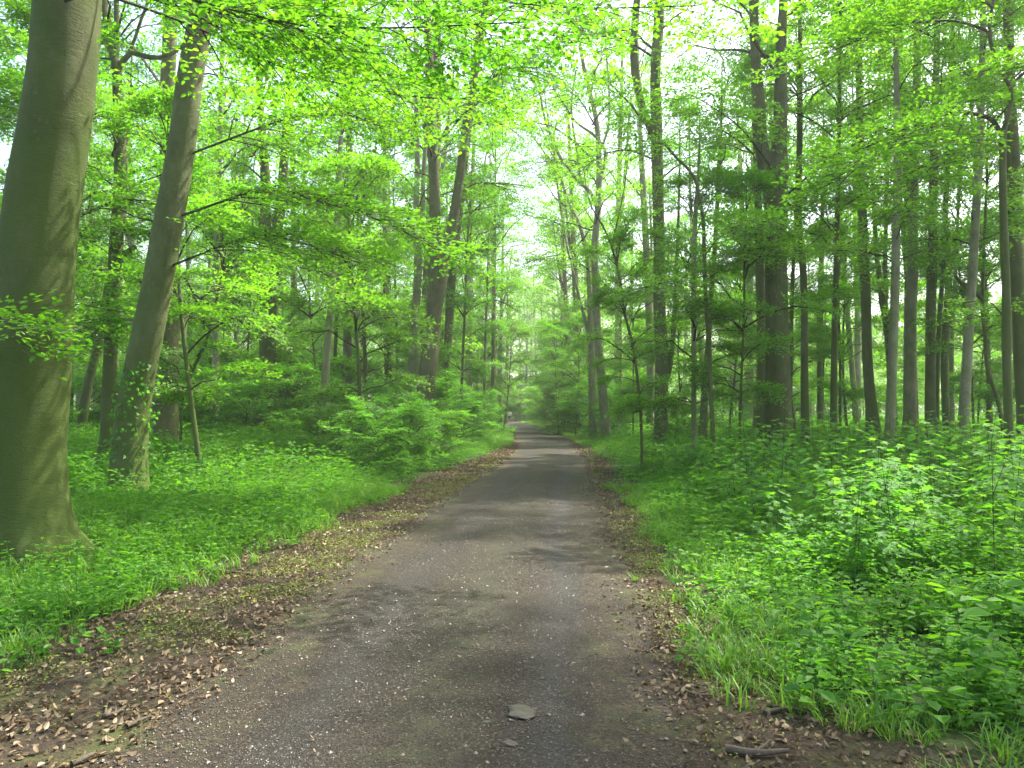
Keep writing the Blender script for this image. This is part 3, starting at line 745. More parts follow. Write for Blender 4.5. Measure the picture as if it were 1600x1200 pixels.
tree('beech_tree', 'paler trunk half hidden behind the upright trunk at the right path edge', 'tree', 42,
     [(1016, 640, 12), (1016, 560, 12), (1014, 480, 12), (1010, 390, 11), (1005, 300, 10)], 'pale', crowns=[('tall', 2, .8)], sides=12, flare=.2)
tree('young_beech', 'straight pale pole, left one of the trio of slim stems by the tall saplings', 'tree', 19,
     [(1084, 690, 8.5), (1084, 640, 8), (1084, 550, 8), (1084, 440, 8), (1086, 350, 7), (1090, 290, 6)], 'pale', crowns=[('under', 2, .8, .95)], leafmat='leaf_bright', sides=12, flare=.2, height_=9)
tree('young_beech', 'dull grey leaning stem, middle of the trio of slim stems', 'tree', 27,
     [(1098, 678, 14), (1100, 640, 12), (1103, 590, 10), (1107, 530, 9), (1112, 450, 8), (1118, 370, 7), (1124, 260, 7)], 'beech', crowns=[('pole', 1, .9)], sides=12, flare=.25, height_=14)
tree('young_beech', 'dark stem bowing left into a long overhead branch, rightmost of the trio of slim stems', 'tree', 17.5,
     [(1114, 688, 8), (1113, 660, 7.5), (1110, 600, 7), (1108, 540, 7.5), (1105, 500, 7), (1102, 450, 6), (1100, 390, 6), (1098, 340, 6), (1085, 277, 5), (1060, 250, 4.5), (1032, 217, 4), (1005, 190, 4), (987, 165, 3.5), (968, 145, 3), (950, 127, 2)],
     'dark', sides=10, flare=.2, height_=6, leafmat='leaf_bright',
     boughs=[dict(p=[(1085, 277, 0), (1032, 217, 0), (987, 165, 0), (950, 127, 0)], r=.02, nspr=16, leafL=.085, side=.6),
             dict(p=[(1101, 400, 0), (1125, 370, -.6), (1160, 350, -1.4), (1200, 345, -2)], r=.015, nspr=12, leafL=.08, side=.6),
             dict(p=[(1104, 480, 0), (1080, 450, -.5), (1050, 440, -1), (1020, 445, -1.4)], r=.014, nspr=12, leafL=.08, side=.6)])
tree('young_beech', 'very thin upright sapling with a white streak, left of the double trunk', 'tree', 18,
     [(1156, 668, 4.5), (1157, 630, 4.5), (1160, 560, 4), (1163, 480, 4), (1163, 420, 3.5), (1165, 360, 3)], 'dark', crowns=[('under', 0, .8, .9)], sides=8, flare=.2, height_=8)
tree('beech_tree', 'pale trunk standing far back behind the very thin upright sapling', 'tree', 45,
     [(1171, 640, 18), (1172, 600, 14), (1171, 550, 12), (1171, 450, 11), (1174, 350, 10)], 'pale', crowns=[('tall', 1, .85)], sides=12, flare=.3)
tree('beech_tree', 'black straight trunk pressed against the left side of the thickest right hand trunk', 'tree', 24,
     [(1190, 662, 15), (1190, 600, 14), (1189, 500, 13), (1187, 430, 13), (1186, 350, 12), (1184, 300, 11)], 'dark', crowns=[('tall', 2, .8, .95)], leafmat='leaf_bright', sides=14, flare=.15, height_=20)
tree('beech_tree', 'thickest trunk on the right with ribbed bark, dividing into two stems overhead', 'tree', 19.5,
     [(1217, 665, 42), (1216, 630, 39), (1215, 560, 36), (1214, 500, 35), (1212, 400, 33), (1212, 340, 35), (1212, 285, 40), (1213, 262, 38), (1217, 230, 24), (1220, 150, 20), (1221, 60, 15), (1224, 0, 13)],
     'furrow', forks=[([(1205, 280, 24), (1197, 258, 24), (1190, 225, 21), (1185, 150, 19), (1180, 80, 15), (1178, 0, 13)], 21)],
     crowns=[('tall', 1, .9, .95)], sides=32, flare=.2, height_=22, leafmat='leaf_bright',
     boughs=[dict(w=[(6.7, 19.3, 7.6), (5.6, 18.4, 8.4), (4.6, 17.8, 8.8), (3.9, 17.3, 8.9)], r=.03, nspr=22, leafL=.09),
             dict(w=[(6.9, 19.2, 7.0), (7.3, 17.6, 7.4), (7.8, 16.2, 7.5), (8.3, 15.2, 7.4)], r=.03, nspr=24, leafL=.09),
             dict(w=[(6.7, 19.2, 5.2), (6.2, 18.2, 5.4), (5.6, 17.4, 5.3), (5.2, 16.8, 5.1)], r=.02, nspr=16, leafL=.085, side=.7)])
tree('beech_tree', 'slim dark straight trunk just right of the thickest ribbed trunk', 'tree', 23,
     [(1258, 655, 12.5), (1257, 600, 11.5), (1257, 500, 10.5), (1255, 430, 11), (1249, 350, 10), (1248, 300, 10), (1250, 200, 8), (1250, 100, 7)], 'dark', crowns=[('pole', 0, 1.1, 1.1)], sides=14, flare=.25, height_=18,
     forks=[([(1247, 310, 4), (1230, 308, 3), (1205, 318, 2.5), (1180, 325, 2)], None)])
tree('young_beech', 'grey pole paired with a white streaked stem, two trunks right of the ribbed one', 'tree', 38,
     [(1282, 648, 10), (1281, 600, 9), (1281, 500, 9), (1283, 420, 8), (1285, 340, 7)], 'beech', crowns=[('pole', 1, 1.)], sides=12, flare=.2, height_=17,
     forks=[([(1287, 655, 3), (1286, 600, 3), (1288, 540, 2.5), (1291, 450, 2)], 9)])
tree('young_beech', 'wiry sapling with a tuft of leaves halfway up, in the bright clearing', 'tree', 29,
     [(1313, 668, 4.5), (1313, 600, 4), (1312, 540, 4), (1310, 470, 4), (1313, 400, 3)], 'dark', crowns=[('under', 2, .7, 1.1)], sides=8, flare=.2, height_=10)
tree('beech_tree', 'hazy pale trunk behind the leaning grey trunk in the clearing', 'tree', 44,
     [(1340, 645, 11), (1340, 560, 10), (1340, 480, 9), (1338, 400, 8)], 'pale', crowns=[('tall', 0, .85)], sides=12, flare=.2)
tree('beech_tree', 'clean grey trunk leaning slightly left, its foot swelling to the right, in the clearing', 'tree', 26,
     [(1364, 668, 22), (1362, 640, 18), (1358, 600, 16), (1355, 550, 15), (1352, 450, 15), (1350, 400, 15), (1346, 300, 13), (1344, 200, 12)], 'beech', crowns=[('tall', 2, .9)], sides=18, flare=.35, height_=22)
tree('beech_tree', 'ivy covered trunk splitting into a narrow V behind the brightest trunk', 'tree', 33,
     [(1396, 658, 13), (1393, 600, 12), (1390, 550, 11), (1385, 500, 11), (1380, 470, 13), (1375, 440, 8), (1370, 400, 7), (1366, 330, 6)], 'beech',
     forks=[([(1383, 480, 8), (1384, 450, 8), (1383, 400, 7), (1385, 330, 6)], 18)], crowns=[('pole', 2, 1.1, 1.1)], sides=12, flare=.2, ivy=(.6, 6.0, 650), height_=18)
tree('beech_tree', 'brightest sunlit pale trunk in the clearing at the right', 'tree', 26,
     [(1422, 672, 22), (1422, 640, 19.5), (1422, 600, 18.5), (1422, 500, 18), (1425, 450, 17), (1427, 400, 16), (1426, 360, 15), (1427, 300, 14), (1430, 200, 13)], 'pale', crowns=[('tall', 0, .85, 1.05)], sides=20, flare=.3, height_=23)
tree('beech_tree', 'thick grey trunk with a scar near the foot, left of the crowded right hand pair', 'tree', 24.5,
     [(1455, 672, 18), (1454, 640, 16), (1454, 560, 15.5), (1454, 500, 15), (1456, 430, 15), (1458, 350, 12.5), (1458, 280, 12), (1461, 180, 11)], 'beech', crowns=[('tall', 1, .85)], sides=18, flare=.3, height_=22)
tree('young_beech', 'narrow stem leaning right out of the scarred grey trunk', 'tree', 25.5,
     [(1463, 665, 9), (1464, 600, 8), (1466, 540, 7.5), (1470, 470, 7), (1475, 400, 6), (1478, 340, 5)], 'beech', crowns=[('pole', 1, .9)], sides=10, flare=.2, height_=14)
tree('beech_tree', 'wavy grey trunk in the middle of the crowded group at the right', 'tree', 27,
     [(1479, 665, 12), (1477, 620, 11), (1476, 560, 11), (1479, 500, 12), (1482, 460, 11), (1480, 400, 9.5), (1477, 340, 8.5), (1480, 280, 8), (1483, 220, 7)], 'beech', crowns=[('pole', 0, 1.1, 1.15)], sides=14, flare=.2, height_=19,
     forks=[([(1481, 440, 5), (1490, 400, 5), (1496, 350, 4), (1500, 290, 4)], 14)])
tree('young_beech', 'narrow pale pole rubbing against the right side of the wavy trunk', 'tree', 32,
     [(1488, 655, 8), (1487, 600, 7.5), (1487, 540, 7), (1491, 470, 6), (1494, 400, 5)], 'pale', crowns=[('pole', 2, .95)], sides=10, flare=.2, height_=16)
tree('young_beech', 'thin brown sapling leaning left among the bright leaves at the right', 'tree', 24,
     [(1521, 668, 4.5), (1520, 630, 4), (1517, 580, 4), (1513, 530, 3.5), (1507, 490, 3)], 'brown', crowns=[('under', 1, .8, .9)], sides=8, flare=.2, height_=7.5)
tree('young_beech', 'snaking stem with a stout broken side branch near the right edge', 'tree', 22,
     [(1567, 668, 6), (1562, 640, 6), (1556, 615, 6), (1547, 590, 6), (1541, 560, 5.5), (1540, 530, 5), (1536, 500, 5), (1535, 463, 5), (1537, 400, 4.5), (1540, 330, 4)], 'dark', crowns=[('pole', 0, .8, .8)], sides=10, flare=.2, height_=12,
     forks=[([(1536, 470, 6), (1528, 460, 8), (1518, 452, 9), (1508, 446, 8), (1500, 440, 6), (1492, 430, 4)], None)])
arch = [(1563, 207, 0), (1550, 187, 0), (1530, 180, -.1), (1500, 175, -.3), (1467, 182, -.5), (1420, 210, -.8), (1383, 237, -1.1), (1340, 262, -1.4), (1310, 290, -1.6)]
tree('young_beech', 'slim dark trunk with a wide arching bough reaching left over the saplings', 'tree', 14,
     [(1576, 718, 15), (1577, 700, 13.5), (1575, 620, 13), (1573, 560, 13), (1573, 530, 15), (1572, 450, 11.5), (1570, 400, 12), (1567, 300, 10.5), (1567, 210, 10), (1570, 198, 8), (1578, 172, 7), (1580, 138, 6.5), (1564, 113, 6), (1550, 75, 6), (1546, 40, 5.5), (1552, 0, 5), (1556, -80, 4)],
     'dark', sides=12, flare=.25, height_=9.5, knots=2, leafmat='leaf_bright',
     boughs=[dict(p=arch, r=.045, nspr=26, leafL=.085, side=.85),
             dict(p=[(1507, 178, -.3), (1500, 200, -.4), (1487, 227, -.6), (1453, 263, -.9), (1425, 300, -1.2), (1410, 330, -1.3)], r=.022, nspr=18, leafL=.085, side=.7),
             dict(p=[(1547, 50, 0), (1527, 42, -.1), (1493, 33, -.4), (1450, 33, -.8), (1400, 40, -1.2), (1350, 60, -1.6), (1300, 80, -2)], r=.03, nspr=26, leafL=.085),
             dict(p=[(1550, 10, 0), (1500, -20, -1.), (1430, -30, -2.), (1340, -20, -3.)], r=.03, nspr=26, leafL=.085),
             dict(p=[(1564, 113, 0), (1585, 105, -.5), (1620, 110, -1)], r=.02, nspr=12, leafL=.085),
             dict(p=[(1573, 500, 0), (1556, 480, .3), (1545, 470, .6)], r=.02, nspr=5, leafL=.08, side=.4)])
tree('beech_tree', 'dark grey trunk cut by the right edge of the picture', 'tree', 20,
     [(1604, 700, 26), (1602, 640, 25), (1597, 560, 24), (1594, 500, 23), (1588, 430, 22), (1586, 350, 22), (1585, 300, 20), (1582, 230, 19), (1578, 150, 17), (1576, 60, 15)], 'dark', crowns=[('tall', 2, .9)], sides=18, flare=.25, height_=22)

# ---------------------------------------------------------------- the wood behind: copies of a few trees
def stock_tree(name, seed, h, r, barkmat, kind, i, leafmat, lean=.03, sc=1., zs=1.):
    rng = random.Random(seed)
    root = bpy.data.objects.new(name, None); C.objects.link(root)
    n = 8; pts, rad = [], []
    ax, ay = rng.uniform(-lean, lean), rng.uniform(-lean, lean)
    p1, p2 = rng.uniform(0, 6), rng.uniform(0, 6)
    for k in range(n + 1):
        z = -.3 + (h + .3) * k / n
        q = math.sin(k / n * 5 + p1) - math.sin(p1)
        pts.append((ax * z + .12 * q, ay * z + .12 * math.sin(k / n * 4 + p2) - .12 * math.sin(p2), z)); rad.append(r * (1 - .72 * (k / n) ** 1.1))
    g = Geo(); P, rr = tube(g, pts, rad, 12, 0, .6, .4, seed, .05, z0=0.0)
    if r > .14:                       # a fork high up
        j = 5; q = P[int(len(P) * .55)]; a = rng.uniform(0, 6.28)
        tube(g, [q, q + np.array([.5 * math.cos(a), .5 * math.sin(a), 1.4]), q + np.array([1.3 * math.cos(a), 1.3 * math.sin(a), h * .3])], [r * .5, r * .4, r * .15], 8, 0, .6, 0, seed)
    link('trunk', g.build('trunk', [M[barkmat]], smooth=(0,)), root)
    add_crown(root, kind, i, leafmat, P, 0, sc, rng.uniform(0, 6), zs)
    return root
def copy_tree(src):
    c = src.copy(); C.objects.link(c)
    for ch in src.children:
        k = ch.copy(); C.objects.link(k); k.parent = c
    return c
def use(pool, key, used):
    if key not in used:
        used.add(key); return pool[key]
    return copy_tree(pool[key])

pool = {}
for i in range(3):
    pool[('far', i)] = stock_tree('beech_tree', 40 + i, 24, .24 + .05 * i, ['beech', 'pale', 'dark'][i], 'far', i, 'leaf_bright')
    pool[('pole', i)] = stock_tree('young_beech', 50 + i, 17, .10 + .02 * i, ['dark', 'beech', 'pale'][i], 'pole', i, ['leaf_bright', 'leaf_bright', 'leaf_bright'][i])
    pool[('under', i)] = stock_tree('young_beech', 60 + i, 8, .035 + .012 * i, ['dark', 'dark', 'beech'][i], 'under', i, ['leaf_bright', 'leaf', 'leaf_bright'][i], .06)
    pool[('tall', i)] = stock_tree('beech_tree', 70 + i, 25, .27, ['beech', 'furrow', 'dark'][i], 'tall', i, 'leaf', .02)
used = set()
spots = [(x, y, .6) for x, y in TREE_TRUNKS]
def free(x, y, rad):
    return all((x - a) ** 2 + (y - b) ** 2 > (rad + c) ** 2 for a, b, c in spots)
def put(key, x, y, label, cat, group, s=1., rz=0, name=None):
    o = use(pool, key, used)
    o.location = (x, y, hz(x, y)); o.rotation_euler = (0, 0, rz); o.scale = (s, s, s)
    tag(o, label, cat, group); spots.append((x, y, .4)); return o

rng = random.Random(5)
SHORT = ['huge mossy trunk', 'pale leaning trunk', 'flaking brown trunk', 'trunk with the hooked bough', 'thin trunk leaning right', 'free standing forked trunk', 'tall leaning forked trunk', 'ivy clad split trunk',
         'dark trunk in the grass', 'wiry pole by the path', 'dark pole near the walkers', 'thin pole near the walkers', 'thin stem behind the shrubs', 'dim grey trunk', 'pale thin pole', 'crooked sapling',
         'trunk with the bent foot', 'trunk with the crooked side stem', 'sapling curving to the path', 'upright trunk at the path edge', 'paler half hidden trunk', 'pale pole of the trio', 'leaning stem of the trio', 'dark stem of the trio',
         'white streaked sapling', 'pale trunk far back', 'black straight trunk', 'thick ribbed trunk', 'slim dark straight trunk', 'grey pole with a white stem', 'sapling in the clearing', 'hazy pale trunk', 'leaning clearing trunk',
         'ivy covered narrow V trunk', 'brightest sunlit trunk', 'scarred grey trunk', 'narrow stem leaning right', 'wavy grey trunk', 'narrow pale pole', 'thin brown sapling', 'snaking stem', 'arching bough stem', 'dark trunk at the right edge']
KEY = list(TREE_TRUNKS)
used_labels = set()
def near_label(x, y, what):
    best = sorted(range(len(KEY)), key=lambda i: (KEY[i][0] / KEY[i][1] - x / y) ** 2 * 900 + ((KEY[i][1] - y) / 20) ** 2)
    for i in best[:6]:
        a, b = KEY[i]
        da = (x / y - a / b) * F
        rel = ('behind' if y > b else 'in front of') if abs(da) < 25 else ('just right of' if da > 0 else 'just left of') if abs(da) < 70 else ('some way right of' if da > 0 else 'some way left of')
        l = '%s %s the %s' % (what, rel, SHORT[i])
        if l not in used_labels:
            used_labels.add(l); return l
    return None
# understorey: young beeches with low flat layers
under_px = [(330, 17), (560, 22), (500, 30), (330, 38), (450, 44), (560, 48), (640, 46), (700, 44), (60, 17), (-40, 22), (20, 34), (380, 33), (680, 54), (425, 36), (475, 48), (285, 52), (160, 38), (50, 52), (380, 58), (715, 72), (540, 66), (90, 44), (200, 48),
            (740, 58), (700, 66), (735, 78), (660, 60), (600, 64), (500, 62),
            (900, 46), (880, 58), (925, 54), (960, 44), (985, 56), (1040, 46), (1070, 36), (1130, 34), (990, 36), (1140, 48), (875, 74), (905, 70), (850, 90), (940, 84),
            (1230, 40), (1300, 50), (1330, 34), (1400, 48), (1480, 44), (1540, 36), (1600, 46), (1250, 30), (1660, 30), (1700, 22), (1510, 30)]
for px, d in under_px:
    x = (px - 800) / F * d; i = rng.randrange(3)
    side = 'left' if px < 800 else 'right'
    yy = d + rng.uniform(-1, 1); nl = near_label(x, yy, 'layered young beech') if abs(px - 800) < 800 else None
    put(('under', i), x, yy, nl or 'small young beech with flat layers of fresh leaves, on the %s of the path' % side, 'young tree',
        'young understorey beeches %s of the path' % side, rng.uniform(.85, 1.3), rng.uniform(0, 6.28))
# slim trees that carry the leaf layers overhead
for px, d, sc_ in [(1300, 21, .95), (1385, 19, .9), (1500, 19, .95), (1430, 31, 1.05), (1235, 31, 1.0), (1620, 25, 1.0), (1545, 28, 1.0), (1180, 34, 1.1), (1690, 17, .9), (1340, 38, 1.1),
                   (500, 24, .95), (340, 27, 1.), (520, 38, 1.1), (240, 36, 1.), (110, 30, 1.), (40, 24, 1.), (620, 50, 1.1), (300, 44, 1.), (-60, 16, .9), (690, 52, 1.1)]:
    x = (px - 800) / F * d; side = 'left' if px < 800 else 'right'
    nl = near_label(x, d, 'slim leafy tree') if 0 < px < 1600 else None
    put(('pole', rng.randrange(3)), x, d, nl or 'slim leafy tree among the bigger trunks on the %s of the path' % side, 'young tree', 'slim leafy trees %s of the path' % side, sc_, rng.uniform(0, 6.28))
# poles and far trees on both sides
n_far = 0
tries = 0
while n_far < 84 and tries < 6000:
    tries += 1
    y = 34 + 78 * rng.random() ** .8
    sd_ = rng.choice([-1, 1])
    x = pc(y) + sd_ * rng.uniform(4.8 if y < 50 else 3.4, 8 + y * .66)
    if abs(x) > y * .72 + 4: continue
    if not free(x, y, 1.1 if y < 60 else 1.8): continue
    if sd_ > 0 and rng.random() < (.85 if x > pc(y) + 12 else .35): continue      # the wood opens into a clearing at the right
    kd = rng.random()
    key = ('far', rng.randrange(3)) if kd < .58 else (('pole', rng.randrange(3)) if kd < .82 else ('under', rng.randrange(3)))
    side = 'left' if sd_ < 0 else 'right'
    lab = {'far': 'tall slender beech far back in the hazy wood on the %s', 'pole': 'thin pole of a tree far back in the wood on the %s',
           'under': 'small young beech with flat layers of fresh leaves, on the %s of the path'}[key[0]] % side
    grp = {'far': 'distant tall beeches %s of the path', 'pole': 'distant thin poles %s of the path', 'under': 'young understorey beeches %s of the path'}[key[0]] % side
    if key[0] != 'under': lab = near_label(x, y, {'far': 'tall hazy beech', 'pole': 'hazy thin pole'}[key[0]]) or lab
    put(key, x, y, lab, 'tree' if key[0] != 'under' else 'young tree', grp, rng.uniform(.85, 1.12), rng.uniform(0, 6.28))
    n_far += 1
for px, d in [(806, 128), (822, 131), (838, 126), (854, 134), (790, 140), (812, 146), (832, 142), (870, 128), (772, 131), (848, 112), (872, 102), (745, 100), (888, 90), (752, 92), (868, 84), (742, 82), (772, 62), (778, 74), (884, 72), (892, 62), (760, 56), (790, 96), (862, 96), (905, 58), (786, 56), (873, 52), (878, 66), (780, 68)]:
    key = ('far', rng.randrange(3)) if rng.random() < .6 else ('under', rng.randrange(3))
    put(key, (px - 800) / F * d, d, near_label((px - 800) / F * d, d, 'hazy far beech') or 'beech standing where the track bends out of sight', 'tree', 'beeches closing the far bend', rng.uniform(.8, 1.05), rng.uniform(0, 6.28))
# the sunlit clearing at the right and the deeper wood at the left are filled by low young beeches
for q in range(74):
    sd_ = 1 if q % 5 < 3 else -1
    y = rng.uniform(46, 104); x = pc(y) + sd_ * rng.uniform(7, 9 + y * .58)
    if not free(x, y, .6): continue
    nl = near_label(x, y, 'far leafy young beech')
    side = 'left' if sd_ < 0 else 'right'
    put(('under', rng.randrange(3)), x, y, nl or 'small young beech with flat layers of fresh leaves, on the %s of the path' % side, 'young tree', 'young understorey beeches %s of the path' % side, rng.uniform(1.0, 1.5), rng.uniform(0, 6.28))
# unseen canopy trees added beside and behind the camera to shade the foreground
for x, y, k in [(-8, 1, 0), (-10, -9, 1), (4.8, -5, 2), (7.5, 2.5, 1), (9.5, 8.5, 0), (6.2, 5.6, 2), (12.5, 5, 1), (14, 12, 2), (5, -.5, 0), (-13, 12, 1), (-3.8, -12, 2), (12.5, -8, 0), (-15, 20, 2), (17, 22, 1), (21, 27, 0), (-19, 24, 1)]:
    put(('tall', k), x, y, 'unseen tall beech added beside the track to shade the foreground', 'tree', 'unseen tall beeches added for shade', rng.uniform(.9, 1.1), rng.uniform(0, 6.28))

# ---------------------------------------------------------------- undergrowth
def in_view(x, y, margin=2.0):
    return np.abs(x) < .70 * y + margin

def scatter(g, tmpls, pos, rot, sc, rng, mats=(0,), tilt=.12):
    """merge copies of the template shapes at pos into g"""
    which = rng.integers(0, len(tmpls), len(pos))
    for i, t in enumerate(tmpls):
        V, fs = t
        k = which == i; n = int(k.sum())
        if not n: continue
        p, r, s = pos[k], rot[k], sc[k]
        s = s if s.ndim == 2 else np.repeat(s[:, None], 3, 1)
        c, sn = np.cos(r)[:, None], np.sin(r)[:, None]
        tx, ty = rng.normal(0, tilt, (n, 1)), rng.normal(0, tilt, (n, 1))
        X, Y, Z = V[:, 0][None] * s[:, :1], V[:, 1][None] * s[:, 1:2], V[:, 2][None] * s[:, 2:3]
        W = np.stack([X * c - Y * sn + tx * Z, X * sn + Y * c + ty * Z, Z - np.abs(tx) * 0], -1) + p[:, None, :]
        b = (np.arange(n) * len(V))[:, None, None]
        g.add2(W.reshape(-1, 3), [((f[None] + b).reshape(-1, f.shape[1]), mi) for f, mi in fs])

PAL = [(0, 1.0), (.36, .50), (.80, .86), (1.25, .40), (1.85, .58), (2.55, .30)]
def palmate(g, P, D, Nn, L, mi=0):
    n = len(P); D = unit(D); S = unit(np.cross(Nn, D)); Nn = np.cross(D, S); L = L[:, None]
    ang = [(a, r) for a, r in PAL] + [(-a, r) for a, r in PAL[:0:-1]]
    Cn = P + D * L * .30
    pts = [Cn]
    for a, r in ang:
        pts.append(Cn + (D * math.cos(a) + S * math.sin(a)) * L * r * .7 + Nn * L * (.10 * abs(math.sin(a)) - .10 * r))
    V = np.stack(pts, 1).reshape(-1, 3); m = len(ang); b = np.arange(n)[:, None] * (m + 1)
    tri = np.concatenate([b + [0, 1 + k, 1 + (k + 1) % m] for k in range(m)])
    g.add2(V, [(tri, mi)])

def t_herb(seed, leafL=.055, h=(.10, .28), stems=5, levels=3, spread=.12, detail=True, whorl=2, width=.62):
    rng = np.random.default_rng(seed); g = Geo()
    for s in range(stems):
        a, r = rng.uniform(0, 6.3), spread * rng.uniform(0, 1) ** .5
        hh = rng.uniform(*h); o = np.array([r * math.cos(a), r * math.sin(a), 0]); lean = np.array([math.cos(a), math.sin(a), 0]) * rng.uniform(0, .35) * hh
        top = o + lean + UP * hh
        twigs(g, o[None], top[None], .002, .001)
        P, D, L = [], [], []
        for k in range(levels):
            t = (k + 1) / levels; q = o + (top - o) * t
            for j in range(whorl):
                b = a + k * 1.57 + j * 2 * math.pi / whorl + rng.uniform(-.3, .3)
                P.append(q); D.append([math.cos(b), math.sin(b), rng.uniform(-.25, .35)]); L.append(leafL * rng.uniform(.7, 1.25) * (1.1 - .35 * t))
        b = rng.uniform(0, 6.3); P.append(top); D.append([math.cos(b), math.sin(b), .3]); L.append(leafL * .7)
        n = len(P); P = np.array(P); D = np.array(D)
        leaves(g, P + unit(D) * np.array(L)[:, None] * .2, D, UP + rng.normal(0, .25, (n, 3)), np.array(L), np.array(L) * width, 0, detail, .14)
    return g.arrays()

def t_grass(seed, n=14, h=.16, r=.05, wd=.0035, bend=.8):
    rng = np.random.default_rng(seed); g = Geo()
    a = rng.uniform(0, 6.3, n); o = np.stack([np.cos(a), np.sin(a), 0 * a], -1) * (r * rng.uniform(0, 1, n) ** .5)[:, None]
    d = a + rng.normal(0, .8, n); H = h * rng.uniform(.55, 1.25, n); bd = bend * rng.uniform(.3, 1.2, n)
    out = np.stack([np.cos(d), np.sin(d), 0 * d], -1); sd_ = np.stack([-np.sin(d), np.cos(d), 0 * d], -1)
    rows = []
    for t, wf in ((0, 1), (.4, .9), (.75, .6), (1, .08)):
        c = o + out * (bd * H * t ** 2)[:, None] + UP * (H * (t - .35 * bd * t ** 2.5))[:, None]
        rows += [c - sd_ * wd * wf, c + sd_ * wd * wf]
    V = np.stack(rows, 1).reshape(-1, 3); b = np.arange(n)[:, None] * 8
    g.add2(V, [(np.concatenate([b + [0, 1, 3, 2], b + [2, 3, 5, 4], b + [4, 5, 7, 6]]), 0)])
    return g.arrays()

def t_sapling(seed, h):
    """knee to hip high maple sapling: upright stem, tiers of flat five lobed leaves on long stalks"""
    rng = np.random.default_rng(seed); g = Geo(); st = Geo()
    axes = [(np.zeros(3), np.array([rng.normal(0, .10), rng.normal(0, .10), 1.]) * h, .004)]
    for k in range(rng.integers(2, 5)):
        t = rng.uniform(.3, .75); a = rng.uniform(0, 6.3); q = axes[0][1] * t
        axes.append((q, q + np.array([math.cos(a) * .25, math.sin(a) * .25, rng.uniform(.12, .3)]) * h * .9, .0025))
    P, D, L = [], [], []
    for o, e, r in axes:
        twigs(st, o[None], e[None], r, r * .5, 0)
        nn = 8 if r > .003 else 4
        for k in range(nn):
            t = (k + 1) / nn if r < .003 else .28 + .72 * (k + .6) / nn
            q = o + (e - o) * t
            for j in (0, 1):
                b = k * 1.57 + j * 3.14 + rng.uniform(-.35, .35)
                dd = np.array([math.cos(b), math.sin(b), rng.uniform(.05, .55)]); pl = rng.uniform(.05, .13) * (1.15 - .5 * t)
                pe = q + unit(dd) * pl
                twigs(st, q[None], pe[None], .0013, .001, 0)
                P.append(pe); D.append([math.cos(b), math.sin(b), rng.uniform(-.35, .05)]); L.append(rng.uniform(.10, .175) * (1.1 - .4 * t))
    P, D, L = np.array(P), np.array(D), np.array(L)
    palmate(g, P, D, UP + rng.normal(0, .18, P.shape), L)
    return g, st

def grid_pts(rng, x0, x1, y0, y1, dens):
    n = int((x1 - x0) * (y1 - y0) * dens)
    return rng.uniform(x0, x1, n), rng.uniform(y0, y1, n)
def clump(x, y, f=1.0, p=0.):
    return .5 + .5 * np.sin(x * 2.1 * f + 1.7 * np.sin(y * 1.3 * f + p) + p) * np.cos(y * 1.7 * f + 1.2 * np.sin(x * 1.1 * f) - p)
def place(g, tmpls, x, y, s, rng, tilt=.12, dz=0, zs=None):
    pos = np.stack([x, y, height(x, y) + dz], -1)
    sc = s if zs is None else np.stack([s, s, s * zs], -1)
    scatter(g, tmpls, pos, rng.uniform(0, 6.28, len(x)), sc, rng, tilt=tilt)
def clear_trunks(x, y, m):
    k = np.ones(len(x), bool)
    for (a, b), r_ in zip(TREE_TRUNKS, TRUNK_R):
        k &= (x - a) ** 2 + (y - b) ** 2 > (m * .4 + r_ * 1.35) ** 2
    return k

